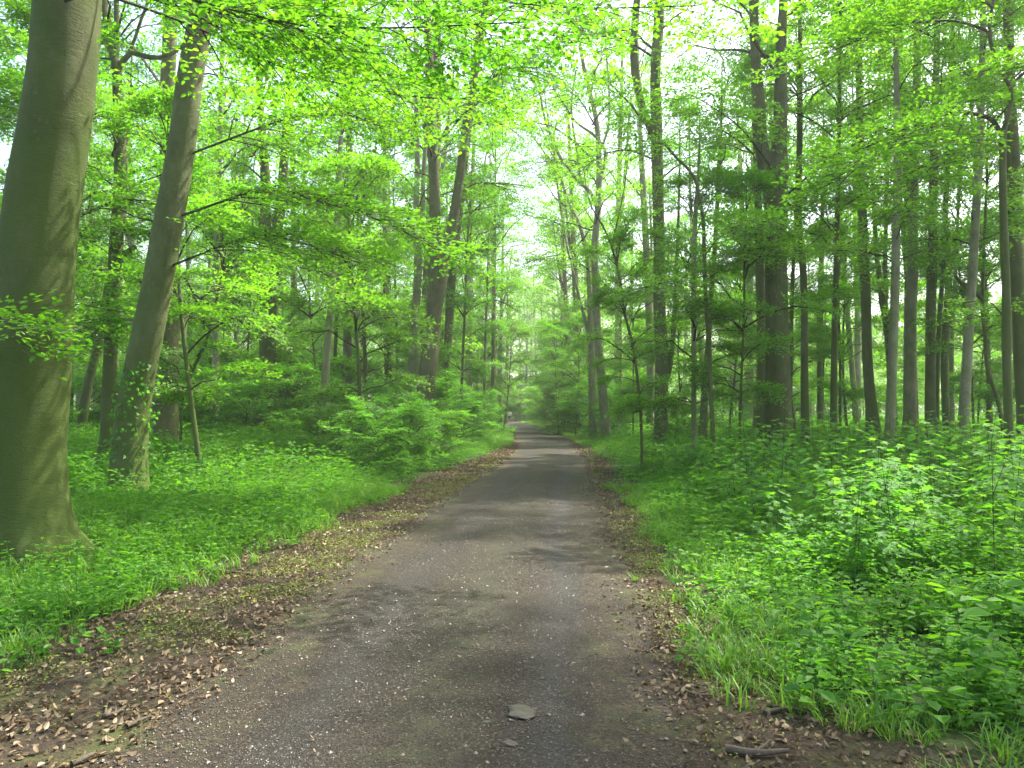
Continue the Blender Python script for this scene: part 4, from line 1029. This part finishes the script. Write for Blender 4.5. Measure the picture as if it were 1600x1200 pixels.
def build_stuff():
    rng = np.random.default_rng(21)
    herb = [t_herb(i, .055, (.05, .20), 5, 3, .13, True, 2, .7) for i in range(3)] + [t_herb(5 + i, .04, (.06, .24), 6, 4, .12, True, 3, .42) for i in range(3)]
    herb_big = [t_herb(20 + i, .092, (.16, .36), 4, 3, .15, True, 2, .66) for i in range(5)]
    herb_mid = [t_herb(40 + i, .075 + .012 * i, (.12 + .05 * i, .34 + .08 * i), 4, 4, .22, False, 2, .45 + .07 * i) for i in range(5)]
    herb_far = [t_herb(60 + i, .22, (.25, .75), 5, 4, .5, False) for i in range(4)]
    grass = [t_grass(i, 18, .095, .05, .0028, 1.0) for i in range(4)]
    grass_long = [t_grass(10 + i, 14, .34, .09, .005, .75) for i in range(4)]
    # --- short grass and herbs on the near verges
    g = Geo()
    x, y = grid_pts(rng, -12, -1.0, 2.2, 16, 95)
    e = edge_l(y) + rng.normal(0, .16, len(x)) + .25 * np.sin(y * 1.9) * .6
    k = (x < e) & in_view(x, y) & (rng.uniform(size=len(x)) < .25 + .6 * clump(x, y, 1.2)); x, y = x[k], y[k]
    k = clear_trunks(x, y, .42); x, y = x[k], y[k]
    place(g, grass, x, y, rng.uniform(.6, 1.5, len(x)) * (1 + .05 * y), rng, .2)
    x, y = grid_pts(rng, 1.0, 8, 2.2, 16, 120)
    e = edge_r(y) + rng.normal(0, .12, len(x)) + .12 * np.sin(y * 2.3)
    k = (x > e) & (x < e + .55 + .2 * np.maximum(y - 4, 0)) & in_view(x, y) & (rng.uniform(size=len(x)) < .35 + .6 * clump(x, y, 1.1, 2)); x, y = x[k], y[k]
    place(g, grass, x, y, rng.uniform(.6, 1.5, len(x)) * (1 + .04 * y), rng, .2)
    # longer grass farther off on both sides and under the trees on the left
    for x0, x1, ee, sg in ((-26, 1.5, edge_l, -1), (1.5, 26, edge_r, 1)):
        x, y = grid_pts(rng, x0, x1, 9, 38, 11 if sg < 0 else 8)
        d = sg * (x - ee(y))
        k = (d > rng.uniform(.0, .9, len(x))) & in_view(x, y, 1) & clear_trunks(x, y, .45) & (rng.uniform(size=len(x)) < .2 + .7 * clump(x, y, .5, 1)); x, y, d = x[k], y[k], d[k]
        place(g, grass_long, x, y, rng.uniform(.5, 1.15, len(x)) * (.5 + .5 * sstep(d / 2.5)) * (1 + .012 * y), rng, .2)
    for sg, ee in ((-1, edge_l), (1, edge_r)):
        n = 5200; y = 34 + 80 * rng.uniform(size=n) ** 1.3; d = rng.uniform(-.1, 1, n) ** 1.6 * 6; d = np.nan_to_num(d, nan=.1)
        x = ee(y) + sg * (d + .05)
        place(g, grass_long, x, y, rng.uniform(.6, 1.1, n) * (.4 + .6 * sstep(d / 2.5)) * (1 + .016 * np.minimum(y, 60) - .011 * np.maximum(y - 60, 0)), rng, .2)
    tag(link('grass', g.build('grass', [M['grass'], M['grass']])), 'fresh green grass blades along both edges of the track', 'grass', kind='stuff')
    # --- herbs
    g = Geo()
    x, y = grid_pts(rng, -12, -1.2, 2.2, 15, 42)
    e = edge_l(y) + rng.normal(0, .2, len(x)) - .05
    k = (x < e) & in_view(x, y) & clear_trunks(x, y, .42) & (rng.uniform(size=len(x)) < .12 + .88 * clump(x, y, 1.1, 4)); x, y = x[k], y[k]
    place(g, herb, x, y, rng.uniform(.7, 1.35, len(x)) * (1 + .03 * y), rng)
    x, y = grid_pts(rng, 1.0, 12, 2.0, 15, 34)
    e = edge_r(y) + .25 + rng.normal(0, .2, len(x)) + .35 * sstep((5.2 - y) / 1.2)
    k = (x > e) & in_view(x, y) & (rng.uniform(size=len(x)) < .35 + .6 * clump(x, y, .8, 1)); x, y = x[k], y[k]
    place(g, herb, x, y, rng.uniform(.8, 1.4, len(x)), rng)
    tag(link('low_herbs', g.build('low_herbs', [M['herb'], M['herb']])), 'low small leaved woodland herbs covering the near verges', 'ground cover', kind='stuff')
    g = Geo()
    x, y = grid_pts(rng, 1.0, 14, 2.0, 17, 20)
    e = edge_r(y) + .55 + rng.normal(0, .25, len(x)) + .1 * sstep((5.2 - y) / 1.5)
    k = (x > e) & in_view(x, y) & (rng.uniform(size=len(x)) < .15 + .85 * clump(x, y, .6, 3)); x, y = x[k], y[k]
    place(g, herb_big, x, y, rng.uniform(.75, 1.3, len(x)) * (1 + .25 * sstep((x - edge_r(y) - 1) / 2)), rng)
    x, y = grid_pts(rng, -30, 30, 12, 37, 19)
    d = np.where(x < pc(y), edge_l(y) - x, x - edge_r(y))
    k = (d > rng.uniform(.2, 1.0, len(x))) & in_view(x, y, 1) & clear_trunks(x, y, .45) & (rng.uniform(size=len(x)) < .35 + .6 * clump(x, y, .45, 2)); x, y, d = x[k], y[k], d[k]
    place(g, herb_mid, x, y, rng.uniform(.7, 1.3, len(x)) * (.55 + .45 * sstep(d / 2.5)), rng)
    broad = [t_herb(90 + i, .135 + .015 * i, (.22, .50), 3, 3, .12, True, 2, .78) for i in range(4)]
    x, y = grid_pts(rng, 1.4, 12, 2.4, 14, 5)
    k = (x > edge_r(y) + .9) & in_view(x, y) & (rng.uniform(size=len(x)) < clump(x, y, .9, 6)); x, y = x[k], y[k]
    place(g, broad, x, y, rng.uniform(.6, 1.15, len(x)), rng)
    x, y = grid_pts(rng, -12, -2.4, 3.5, 22, 1.6)
    k = (x < edge_l(y) - .5) & in_view(x, y) & clear_trunks(x, y, .5); x, y = x[k], y[k]
    place(g, broad, x, y, rng.uniform(.45, .9, len(x)), rng)
    tag(link('tall_herbs', g.build('tall_herbs', [M['herb'], M['herb']])), 'taller broad leaved herbs and nettles under the trees', 'ground cover', kind='stuff')
    g = Geo()
    n = 17000
    y = 34 + 84 * rng.uniform(size=n) ** 1.15; x = rng.uniform(-1, 1, n) * (.70 * y + 2)
    d = np.where(x < pc(y), edge_l(y) - x, x - edge_r(y))
    k = (d > .5 + rng.uniform(0, 1.2, n)); x, y, d = x[k], y[k], d[k]
    place(g, herb_far, x, y, rng.uniform(.6, 1.3, len(x)) * (.5 + .5 * sstep(d / 4)), rng)
    tag(link('distant_undergrowth', g.build('distant_undergrowth', [M['herb'], M['herb']])), 'continuous green undergrowth deep in the wood', 'ground cover', kind='stuff')
    # --- dead leaves, bark chips and moss on the margins
    leafs = []
    for i in range(6):
        r2 = np.random.default_rng(100 + i); gg = Geo()
        leaves(gg, np.array([[-.5, 0, .06]]), np.array([[1, r2.normal(0, .2), r2.normal(0, .25)]]), np.array([[r2.normal(0, .35), r2.normal(0, .35), 1.]]), 1.0, r2.uniform(.3, .7), 0, True, r2.uniform(-.6, .6))
        leafs.append(gg.arrays())
    g = Geo()
    n = 60000
    y = 2.4 + 36 * rng.uniform(size=n) ** 1.6; u = rng.uniform(size=n); left = rng.uniform(size=n) < .70
    pl, pr = pc(y) - HALF, pc(y) + HALF
    x = np.where(left, edge_l(y) - .5 + u * (pl - edge_l(y) + .75), pr - .3 + u * (edge_r(y) - pr + .75))
    inside = np.maximum(0, np.minimum(x - pl, pr - x))
    k = (rng.uniform(size=n) < np.exp(-inside / .22)) & (rng.uniform(size=n) < .25 + .75 * clump(x, y, 2.2, 5)); x, y = x[k], y[k]
    pos = np.stack([x, y, height(x, y) + rng.uniform(.004, .022, len(x))], -1)
    scatter(g, leafs, pos, rng.uniform(0, 6.28, len(x)), rng.uniform(.014, .046, len(x)) * (1 + .02 * y), rng)
    # strays on the track
    n = 420; y = 2.6 + 14 * rng.uniform(size=n) ** 1.4; x = pc(y) + rng.uniform(-1.3, 1.3, n)
    scatter(g, leafs, np.stack([x, y, np.full(n, .042)], -1), rng.uniform(0, 6.28, n), rng.uniform(.012, .034, n), rng)
    tag(link('leaf_litter', g.build('leaf_litter', [M['litter']])), 'brown dead beech leaves lying along the margins of the track', 'dead leaves', kind='stuff')
    g = Geo()
    n = 46000; y = 2.6 + 14 * rng.uniform(size=n) ** 1.3; u = rng.beta(1.1, 1.1, n) * 2 - 1
    x = pc(y) + u * 1.42
    r_ = rng.uniform(.5, 1, n); sz = np.where(rng.uniform(size=n) < .04, rng.uniform(.006, .014, n), rng.uniform(.0015, .006, n))
    tm = []
    for i in range(3):
        r3 = np.random.default_rng(i)
        V = np.array([(1, 0, 0), (.3, .9, .1), (-.8, .6, 0), (-.8, -.6, .1), (.3, -.9, 0), (0.1, 0, .75), (0, 0, -.4)]) + r3.normal(0, .12, (7, 3))
        tm.append((V, [(np.array([(0, 1, 5), (1, 2, 5), (2, 3, 5), (3, 4, 5), (4, 0, 5), (1, 0, 6), (2, 1, 6), (3, 2, 6), (4, 3, 6), (0, 4, 6)]), 0)]))
    zz = .004 + .035 * (1 - u ** 2) - .012 * np.exp(-((u - .52) / .16) ** 2) - .010 * np.exp(-((u + .42) / .18) ** 2)
    scatter(g, tm, np.stack([x, y, zz + .001], -1), rng.uniform(0, 6.28, n), sz, rng)
    mg = leaf_mat('grit', [(.03, .024, .018), (.06, .05, .036), (.09, .08, .06), (.11, .098, .075), (.15, .135, .11)], [(0, 0, 0), (0, 0, 0)], gloss=.04, tw=0)
    tag(link('gravel', g.build('gravel', [mg])), 'fine loose grit and small pebbles on the track', 'gravel', kind='stuff')
    g = Geo()
    n = 62000; y = 3 + 24 * rng.uniform(size=n) ** 1.2; u = rng.uniform(size=n) ** .75; lf = rng.uniform(size=n) < .75
    x = np.where(lf, edge_l(y) + .1 + (1 - u) * (pc(y) - HALF - edge_l(y) + .05), pc(y) + HALF + u * (edge_r(y) - pc(y) - HALF))
    k = rng.uniform(size=n) < sstep((clump(x, y, 1.6, 7) - .35) / .35) * (.35 + .65 * sstep((y - 4) / 4)); x, y = x[k], y[k]
    nn = len(x); P = np.stack([x, y, height(x, y) + rng.uniform(.008, .03, nn)], -1)
    leaves(g, P, np.concatenate([rng.normal(0, 1, (nn, 2)), rng.uniform(-.1, .6, (nn, 1))], 1), UP + rng.normal(0, .4, (nn, 3)), rng.uniform(.012, .028, nn), rng.uniform(.009, .018, nn))
    tag(link('moss', g.build('moss', [M['moss']])), 'yellow green moss and sprouts among the dead leaves', 'moss', kind='stuff')
build_stuff()

# ---------------------------------------------------------------- maple saplings standing right of the path
protos = []
for i in range(7):
    gl_, st_ = t_sapling(300 + i, [.85, .95, 1.05, 1.18, 1.3, .62, .52][i])
    protos.append((gl_.build('leaves', [M['maple']]), st_.build('stem', [M['twig']])))
rng = np.random.default_rng(77)
cand = []
n = 0
while len(cand) < 285 and n < 60000:
    n += 1
    y = 5.4 + 15 * rng.uniform() ** .9; x = rng.uniform(2.2, 14)
    if x > .70 * y + .6: continue
    dx = x - float(edge_r(y))
    if dx < 1.0 + .35 * rng.uniform() + .5 * float(sstep((7 - y) / 2)): continue
    if y < 8 and rng.uniform() < .35: continue
    if rng.uniform() > .25 + .9 * float(clump(x, y, .55, 2.5)): continue
    if any((x - a) ** 2 + (y - b) ** 2 < .27 ** 2 for a, b, _, _ in cand): continue
    if any((x - a) ** 2 + (y - b) ** 2 < .3 ** 2 for a, b in TREE_TRUNKS): continue
    cand.append((x, y, dx, rng.uniform()))
for x, y, dx, r_ in cand:
    small = dx < 1.5 or y < 7
    i = int(rng.integers(5, 7)) if small and rng.uniform() < .7 else int(rng.integers(0, 5))
    root = bpy.data.objects.new('maple_sapling', None); C.objects.link(root)
    root.location = (x, y, hz(x, y)); root.rotation_euler = (rng.normal(0, .06), rng.normal(0, .06), rng.uniform(0, 6.28))
    s = rng.uniform(.65, 1.3) * (1 + .10 * float(sstep((y - 9) / 6))); root.scale = (s, s, s)
    if dx < 1.9: lab, grp = 'low maple sapling at the grassy front edge of the thicket', 'saplings along the front edge of the thicket'
    elif y < 10: lab, grp = 'broad leaved maple sapling in the near part of the thicket right of the path', 'saplings in the near part of the thicket'
    else:
        kk = min((i_ for i_ in range(16, len(KEY))), key=lambda i_: abs(KEY[i_][0] / KEY[i_][1] - x / y))
        lab, grp = 'hip high maple sapling in front of the ' + SHORT[kk], 'saplings in front of the ' + SHORT[kk]
    tag(root, lab, 'sapling', grp)
    link('leaves', protos[i][0], root); link('stem', protos[i][1], root)

# ---------------------------------------------------------------- shrubs
shr = [(300, 26, 1.2), (350, 31, 1.5), (385, 25, 1.0), (460, 28, 1.3), (500, 34, 1.6), (230, 36, 1.6), (140, 30, 1.4), (420, 42, 1.8), (30, 34, 1.6), (310, 44, 1.9), (570, 42, 1.8), (545, 21, 1.0), (590, 19, 1.1), (640, 20, 1.05), (690, 23, 1.0), (500, 24, .9), (610, 24, 1.3), (560, 27, 1.3), (670, 30, 1.4), (725, 32, 1.1), (735, 40, 1.3), (745, 52, 1.4), (700, 46, 1.5), (752, 68, 1.6), (640, 40, 1.5), (440, 33, 1.2), (330, 28, .9), (200, 30, 1.1), (60, 26, 1.0),
       (905, 44, 1.3), (880, 54, 1.7), (868, 66, 1.9), (855, 80, 1.8), (800, 128, 3.2), (822, 124, 3.0), (845, 121, 3.2), (866, 112, 3.0), (778, 124, 2.4), (748, 80, 1.8), (885, 96, 2.8), (905, 84, 2.6), (930, 92, 2.8), (925, 52, 1.7), (905, 62, 1.9), (960, 40, 1.2), (985, 46, 1.5), (1065, 34, .9), (1130, 38, 1.1), (945, 70, 2.), (840, 98, 2.), (812, 118, 2.4), (752, 88, 1.3), (1240, 36, 1.0), (1310, 44, 1.3), (1390, 40, 1.), (1500, 40, 1.2), (1570, 36, 1.1)]
rr = random.Random(9)
for px, d, s in shr:
    if d < 28 and 480 < px < 700: s *= .78
    x = (px - 800) / F * d; i = rr.randrange(3)
    root = bpy.data.objects.new('shrub', None); C.objects.link(root)
    root.location = (x, d, hz(x, d)); root.rotation_euler = (0, 0, rr.uniform(0, 6.28)); root.scale = (s * 1.05, s * 1.05, s * rr.uniform(.8, 1.0))
    side = 'left' if px < 800 else 'right'
    if px < 800 and 18 < d < 29 and px > 480: tag(root, 'dark leafy bush in the thick clump left of the path', 'bush', 'bushes in the clump left of the path')
    elif d > 40: tag(root, 'far rounded bush crowding the %s side of the path' % side, 'bush', 'far bushes %s of the path' % side)
    else: tag(root, 'loose bush between the trunks on the %s of the path' % side, 'bush', 'loose bushes %s of the path' % side)
    nl = near_label(x, d, 'dark leafy bush' if d < 40 else 'far rounded bush')
    if nl: root['label'] = nl
    link('foliage', proto('shrub', i, 'leaf_bright' if d > 60 else ['leaf_dark', 'leaf', 'leaf_dark'][i]), root)  # far bushes get the brighter leaf colour to paint a sunlit path end

# ---------------------------------------------------------------- far off wood closing the view
def far_wood():
    rng = np.random.default_rng(4); g = Geo()
    n = 230000
    a = rng.uniform(-.72, .72, n); d = rng.uniform(122, 165, n)
    x, y = np.tan(a) * d, d
    top = 20 + 5 * np.sin(a * 23) + 3 * np.sin(a * 61 + 1) + 3 * np.sin(a * 9 + 2)
    # crowns part where the track bends away
    gap = np.exp(-((a - .045) / .035) ** 2); top = top * (1 - .12 * gap)
    z = rng.uniform(0, 1, n) ** 1.1 * top
    # clumps with holes
    k = (np.sin(x * .9 + 2 * np.sin(z * .7)) * np.sin(z * 1.1 + x * .35 + y * .4) + rng.normal(0, .5, n)) > -.55 - .8 * (z < 7)
    x, y, z = x[k], y[k], z[k]; m = len(x)
    L = rng.uniform(.35, .75, m)
    leaves(g, np.stack([x, y, z], -1), rng.normal(0, 1, (m, 3)) * [1, 1, .35], UP + rng.normal(0, .45, (m, 3)), L, L * .7)
    for q in range(90):
        aa = rng.uniform(-.7, .7); dd = rng.uniform(118, 150); P = np.array([[math.tan(aa) * dd, dd, -.2]])
        twigs(g, P, P + [[rng.normal(0, .6), 0, rng.uniform(12, 18)]], .2, .08)
    tag(link('distant_woodland', g.build('distant_woodland', [M['leaf_bright'], M['beech']])), 'far off bright green wood closing the end of the track', 'woodland', kind='stuff')  # brighter leaf colour paints the yellow green glow of sunlit leaves
far_wood()

# ---------------------------------------------------------------- sticks and stones
def G(px, py, z=0.):
    b = (600 - py) / F; c, s = math.cos(PITCH), math.sin(PITCH)
    fy, fz = c - b * s, s + b * c
    k = (z - EYE) / fz
    return np.array([(px - 800) / F * k, fy * k, z])
M['stick'] = plain('dead_wood', (.085, .065, .045), .9, .4, 40)
M['stone'] = plain('stone', (.055, .05, .037), .8, .3, 35)
sticks = [((161, 1123), (180, 1120), (196, 1110), .011, 'curved brown stick ending by the pale leaf, left margin'),
          ((198, 1140), (215, 1133), (235, 1126), .013, 'thick dark stick with a cut end on the left margin'),
          ((164, 1120), (166, 1110), (169, 1100), .006, 'short upright pointing stick above the curved one'),
          ((112, 1199), (130, 1192), (149, 1184), .014, 'stout stick at the bottom edge of the left margin'),
          ((54, 984), (66, 977), (82, 970), .013, 'stick lying at the edge of the herbs far left'),
          ((300, 889), (350, 893), (398, 898), .014, 'long straight branch lying where the left herbs end'),
          ((280, 1091), (300, 1084), (320, 1074), .005, 'thin pale twig where the litter meets the track, left'),
          ((430, 930), (470, 925), (500, 912), .007, 'slim twig in the litter left of the track, farther up'),
          ((1064, 1079), (1085, 1089), (1112, 1092), .009, 'slender stick poking out of the dark mud on the right'),
          ((1134, 1176), (1180, 1184), (1232, 1182), .02, 'thick rotten branch at the bottom of the right margin'),
          ((1088, 988), (1105, 986), (1124, 990), .008, 'short level stick on the right margin'),
          ((1047, 985), (1045, 978), (1048, 974), .010, 'stubby upright bark piece on the right margin'),
          ((1010, 1022), (1022, 1016), (1036, 1011), .007, 'small bent twig at the right edge of the gravel'),
          ((1195, 1118), (1230, 1113), (1268, 1118), .012, 'straight stick half under the grass on the right'),
          ((1060, 1060), (1075, 1068), (1098, 1076), .006, 'thin twig above the slender stick, right margin')]
for a, b, c, r, lab in sticks:
    P = [G(*a), G(*b), G(*c)]
    base = np.array([P[1][0], P[1][1], hz(P[1][0], P[1][1])])
    L = [p - base + [0, 0, r * .6 + .008 + .004 * i] for i, p in enumerate(P)]
    L = [np.array([q[0], q[1], q[2] + base[2] * 1.0]) for q in L]
    g = Geo(); tube(g, L, [r, r * .85, r * .5], 7, 0, .03, 0, int(a[0]), .12)
    m0 = L[1]; d0 = np.array(L[2] - L[0]); sdv = np.array([-d0[1], d0[0], .03]) * .25
    tube(g, [m0, m0 + d0 * .2 + sdv, m0 + d0 * .3 + sdv * 1.6], [r * .5, r * .4, r * .2], 5, 0, .03, 0, 1, .1)
    tag(link('stick', g.build('stick', [M['stick']], smooth=(0,)), loc=base), lab, 'stick', 'sticks lying beside the track')
stones = [(815, 1113, .085, 'large flat pale stone set in the middle of the track'), (659, 1120, .024, 'rounded pebble left of the large flat stone'),
          (653, 1141, .026, 'smooth grey pebble nearest the bottom of the pebble cluster'), (712, 1131, .022, 'oval pebble in the middle of the cluster'),
          (744, 1141, .028, 'greenish pebble low in the cluster'), (737, 1131, .02, 'small pale pebble high in the cluster'), (759, 1129, .024, 'speckled pebble at the right end of the cluster'),
          (633, 1150, .022, 'half buried pebble at the left end of the cluster'), (797, 1162, .035, 'long low pebble at the bottom below the flat stone'), (649, 1190, .026, 'flat pebble near the bottom edge of the track')]
for px, py, r, lab in stones:
    p = G(px, py, .03); rg = np.random.default_rng(px)
    import bmesh
    bm = bmesh.new(); bmesh.ops.create_icosphere(bm, subdivisions=3, radius=1)
    ph = rg.uniform(0, 6, 3)
    for v in bm.verts:
        c = v.co; k = 1 + .22 * math.sin(3 * c.x + ph[0]) * math.cos(2.5 * c.y + ph[1]) + .08 * math.sin(6 * c.y + ph[2]) + .28 * mnoise.noise(Vector((c.x * 2 + px, c.y * 2, c.z * 2))) + .10 * mnoise.noise(Vector((c.x * 6 + px, c.y * 6, c.z * 2)))
        v.co = Vector((c.x * r * k, c.y * r * .85 * k, (c.z * .12 * r * k)))
    me = bpy.data.meshes.new('stone'); bm.to_mesh(me); bm.free(); me.materials.append(M['stone']); me.polygons.foreach_set('use_smooth', [True] * len(me.polygons))
    o = link('stone', me, loc=(p[0], p[1], .033)); o.rotation_euler[2] = rg.uniform(0, 6)
    tag(o, lab, 'stone', 'stones embedded in the track')

# ---------------------------------------------------------------- the two walkers in the distance
def person(x, y, rot, label, shirt, trousers, hair, step, h=1.75, arm=.2):
    k = h / 1.75
    J = {'pel': (0, 0, .95), 'sp': (0, .01, 1.15), 'ch': (0, 0, 1.38), 'nk': (0, 0, 1.50), 'hd0': (0, .01, 1.58), 'hd1': (0, .02, 1.68)}
    Eg = [('pel', 'sp'), ('sp', 'ch'), ('ch', 'nk'), ('nk', 'hd0'), ('hd0', 'hd1')]
    Rr = {'pel': .15, 'sp': .14, 'ch': .16, 'nk': .055, 'hd0': .085, 'hd1': .095}
    for s, n in ((-1, 'l'), (1, 'r')):
        f = step * s
        J.update({n + 'hip': (s * .10, 0, .90), n + 'kn': (s * .105, f * .5 + .04, .50), n + 'an': (s * .105, f * .95 - .02, .09 + (.05 if f < 0 else 0)), n + 'toe': (s * .12, f * .95 + .16, .045),
                  n + 'sh': (s * .19, 0, 1.42), n + 'el': (s * .25, -f * arm + .0, 1.13), n + 'wr': (s * .24, -f * arm * 2 + .10, .90), n + 'ha': (s * .235, -f * arm * 2 + .14, .81)})
        Rr.update({n + 'hip': .10, n + 'kn': .062, n + 'an': .045, n + 'toe': .035, n + 'sh': .065, n + 'el': .045, n + 'wr': .032, n + 'ha': .035})
        Eg += [('pel', n + 'hip'), (n + 'hip', n + 'kn'), (n + 'kn', n + 'an'), (n + 'an', n + 'toe'), ('ch', n + 'sh'), (n + 'sh', n + 'el'), (n + 'el', n + 'wr'), (n + 'wr', n + 'ha')]
    names = list(J); me = bpy.data.meshes.new('body_base')
    me.from_pydata([tuple(c * k for c in J[n]) for n in names], [(names.index(a), names.index(b)) for a, b in Eg], [])
    tmp = bpy.data.objects.new('tmp', me); C.objects.link(tmp)
    sk = tmp.modifiers.new('s', 'SKIN'); ss = tmp.modifiers.new('u', 'SUBSURF'); ss.levels = ss.render_levels = 2
    for i, n in enumerate(names):
        me.skin_vertices[0].data[i].radius = (Rr[n] * k, Rr[n] * k * (.75 if n in ('ch', 'sp', 'pel') else 1))
    me.skin_vertices[0].data[0].use_root = True
    dg = bpy.context.evaluated_depsgraph_get(); b = bpy.data.meshes.new_from_object(tmp.evaluated_get(dg))
    bpy.data.objects.remove(tmp); b.name = 'person'
    b.materials.clear()
    for m in (plain('skin', (.45, .28, .2)), plain('shirt', shirt), plain('trousers', trousers), plain('shoes', (.5, .5, .5))): b.materials.append(m)
    for p in b.polygons:
        c = p.center / k; p.use_smooth = True
        p.material_index = 3 if c.z < .09 else 2 if c.z < .98 and abs(c.x) < .2 else 1 if 1.02 < c.z < 1.49 else 0 if (c.z >= 1.49 or abs(c.x) > .2) else 1
    o = link('person', b, loc=(x, y, hz(x, y) + .03)); o.rotation_euler[2] = rot
    tag(o, label, 'person')
    import bmesh
    bm = bmesh.new(); bmesh.ops.create_icosphere(bm, subdivisions=2, radius=.105 * k)
    for v in bm.verts:
        v.co = Vector((v.co.x * .95, v.co.y * .98 - .015, v.co.z * (1.0 if v.co.z > 0 or v.co.y > 0 else 1.5) + 1.675 * k))
    bmesh.ops.delete(bm, geom=[f for f in bm.faces if f.calc_center_median().y > .03 and f.calc_center_median().z < 1.69 * k], context='FACES')
    hm = bpy.data.meshes.new('hair'); bm.to_mesh(hm); bm.free(); hm.materials.append(plain('hair', hair))
    link('hair', hm, o)
person(-1.05, 100, R(5), 'person in a dark top walking on the left of the distant pair', (.03, .03, .045), (.42, .48, .50), (.35, .25, .12), .24, 1.78)
person(-.32, 99.5, R(-5), 'person in a white top walking on the right of the distant pair', (.8, .78, .78), (.10, .07, .09), (.06, .045, .03), -.22, 1.70)

# ---------------------------------------------------------------- haze under the trees, its colour tinted for the wood's green light
def haze():
    m, nt, out = mat('haze')
    v = N(nt, 'ShaderNodeVolumePrincipled'); v.inputs['Color'].default_value = (.95, 1.0, .86, 1)
    v.inputs['Density'].default_value = HAZE; v.inputs['Anisotropy'].default_value = .3
    nt.links.new(v.outputs[0], out.inputs['Volume'])
    x0, x1, y0, y1, z0, z1 = -905, 905, -905, 1210, -1.6, 34
    V = [(x, y, z) for z in (z0, z1) for y in (y0, y1) for x in (x0, x1)]
    me = bpy.data.meshes.new('haze'); me.from_pydata(V, [], [(0, 2, 3, 1), (4, 5, 7, 6), (0, 1, 5, 4), (2, 6, 7, 3), (0, 4, 6, 2), (1, 3, 7, 5)])
    me.materials.append(m)
    tag(link('haze', me), 'thin bright haze in the air under the trees', 'haze', kind='stuff')
HAZE = .0012
haze()
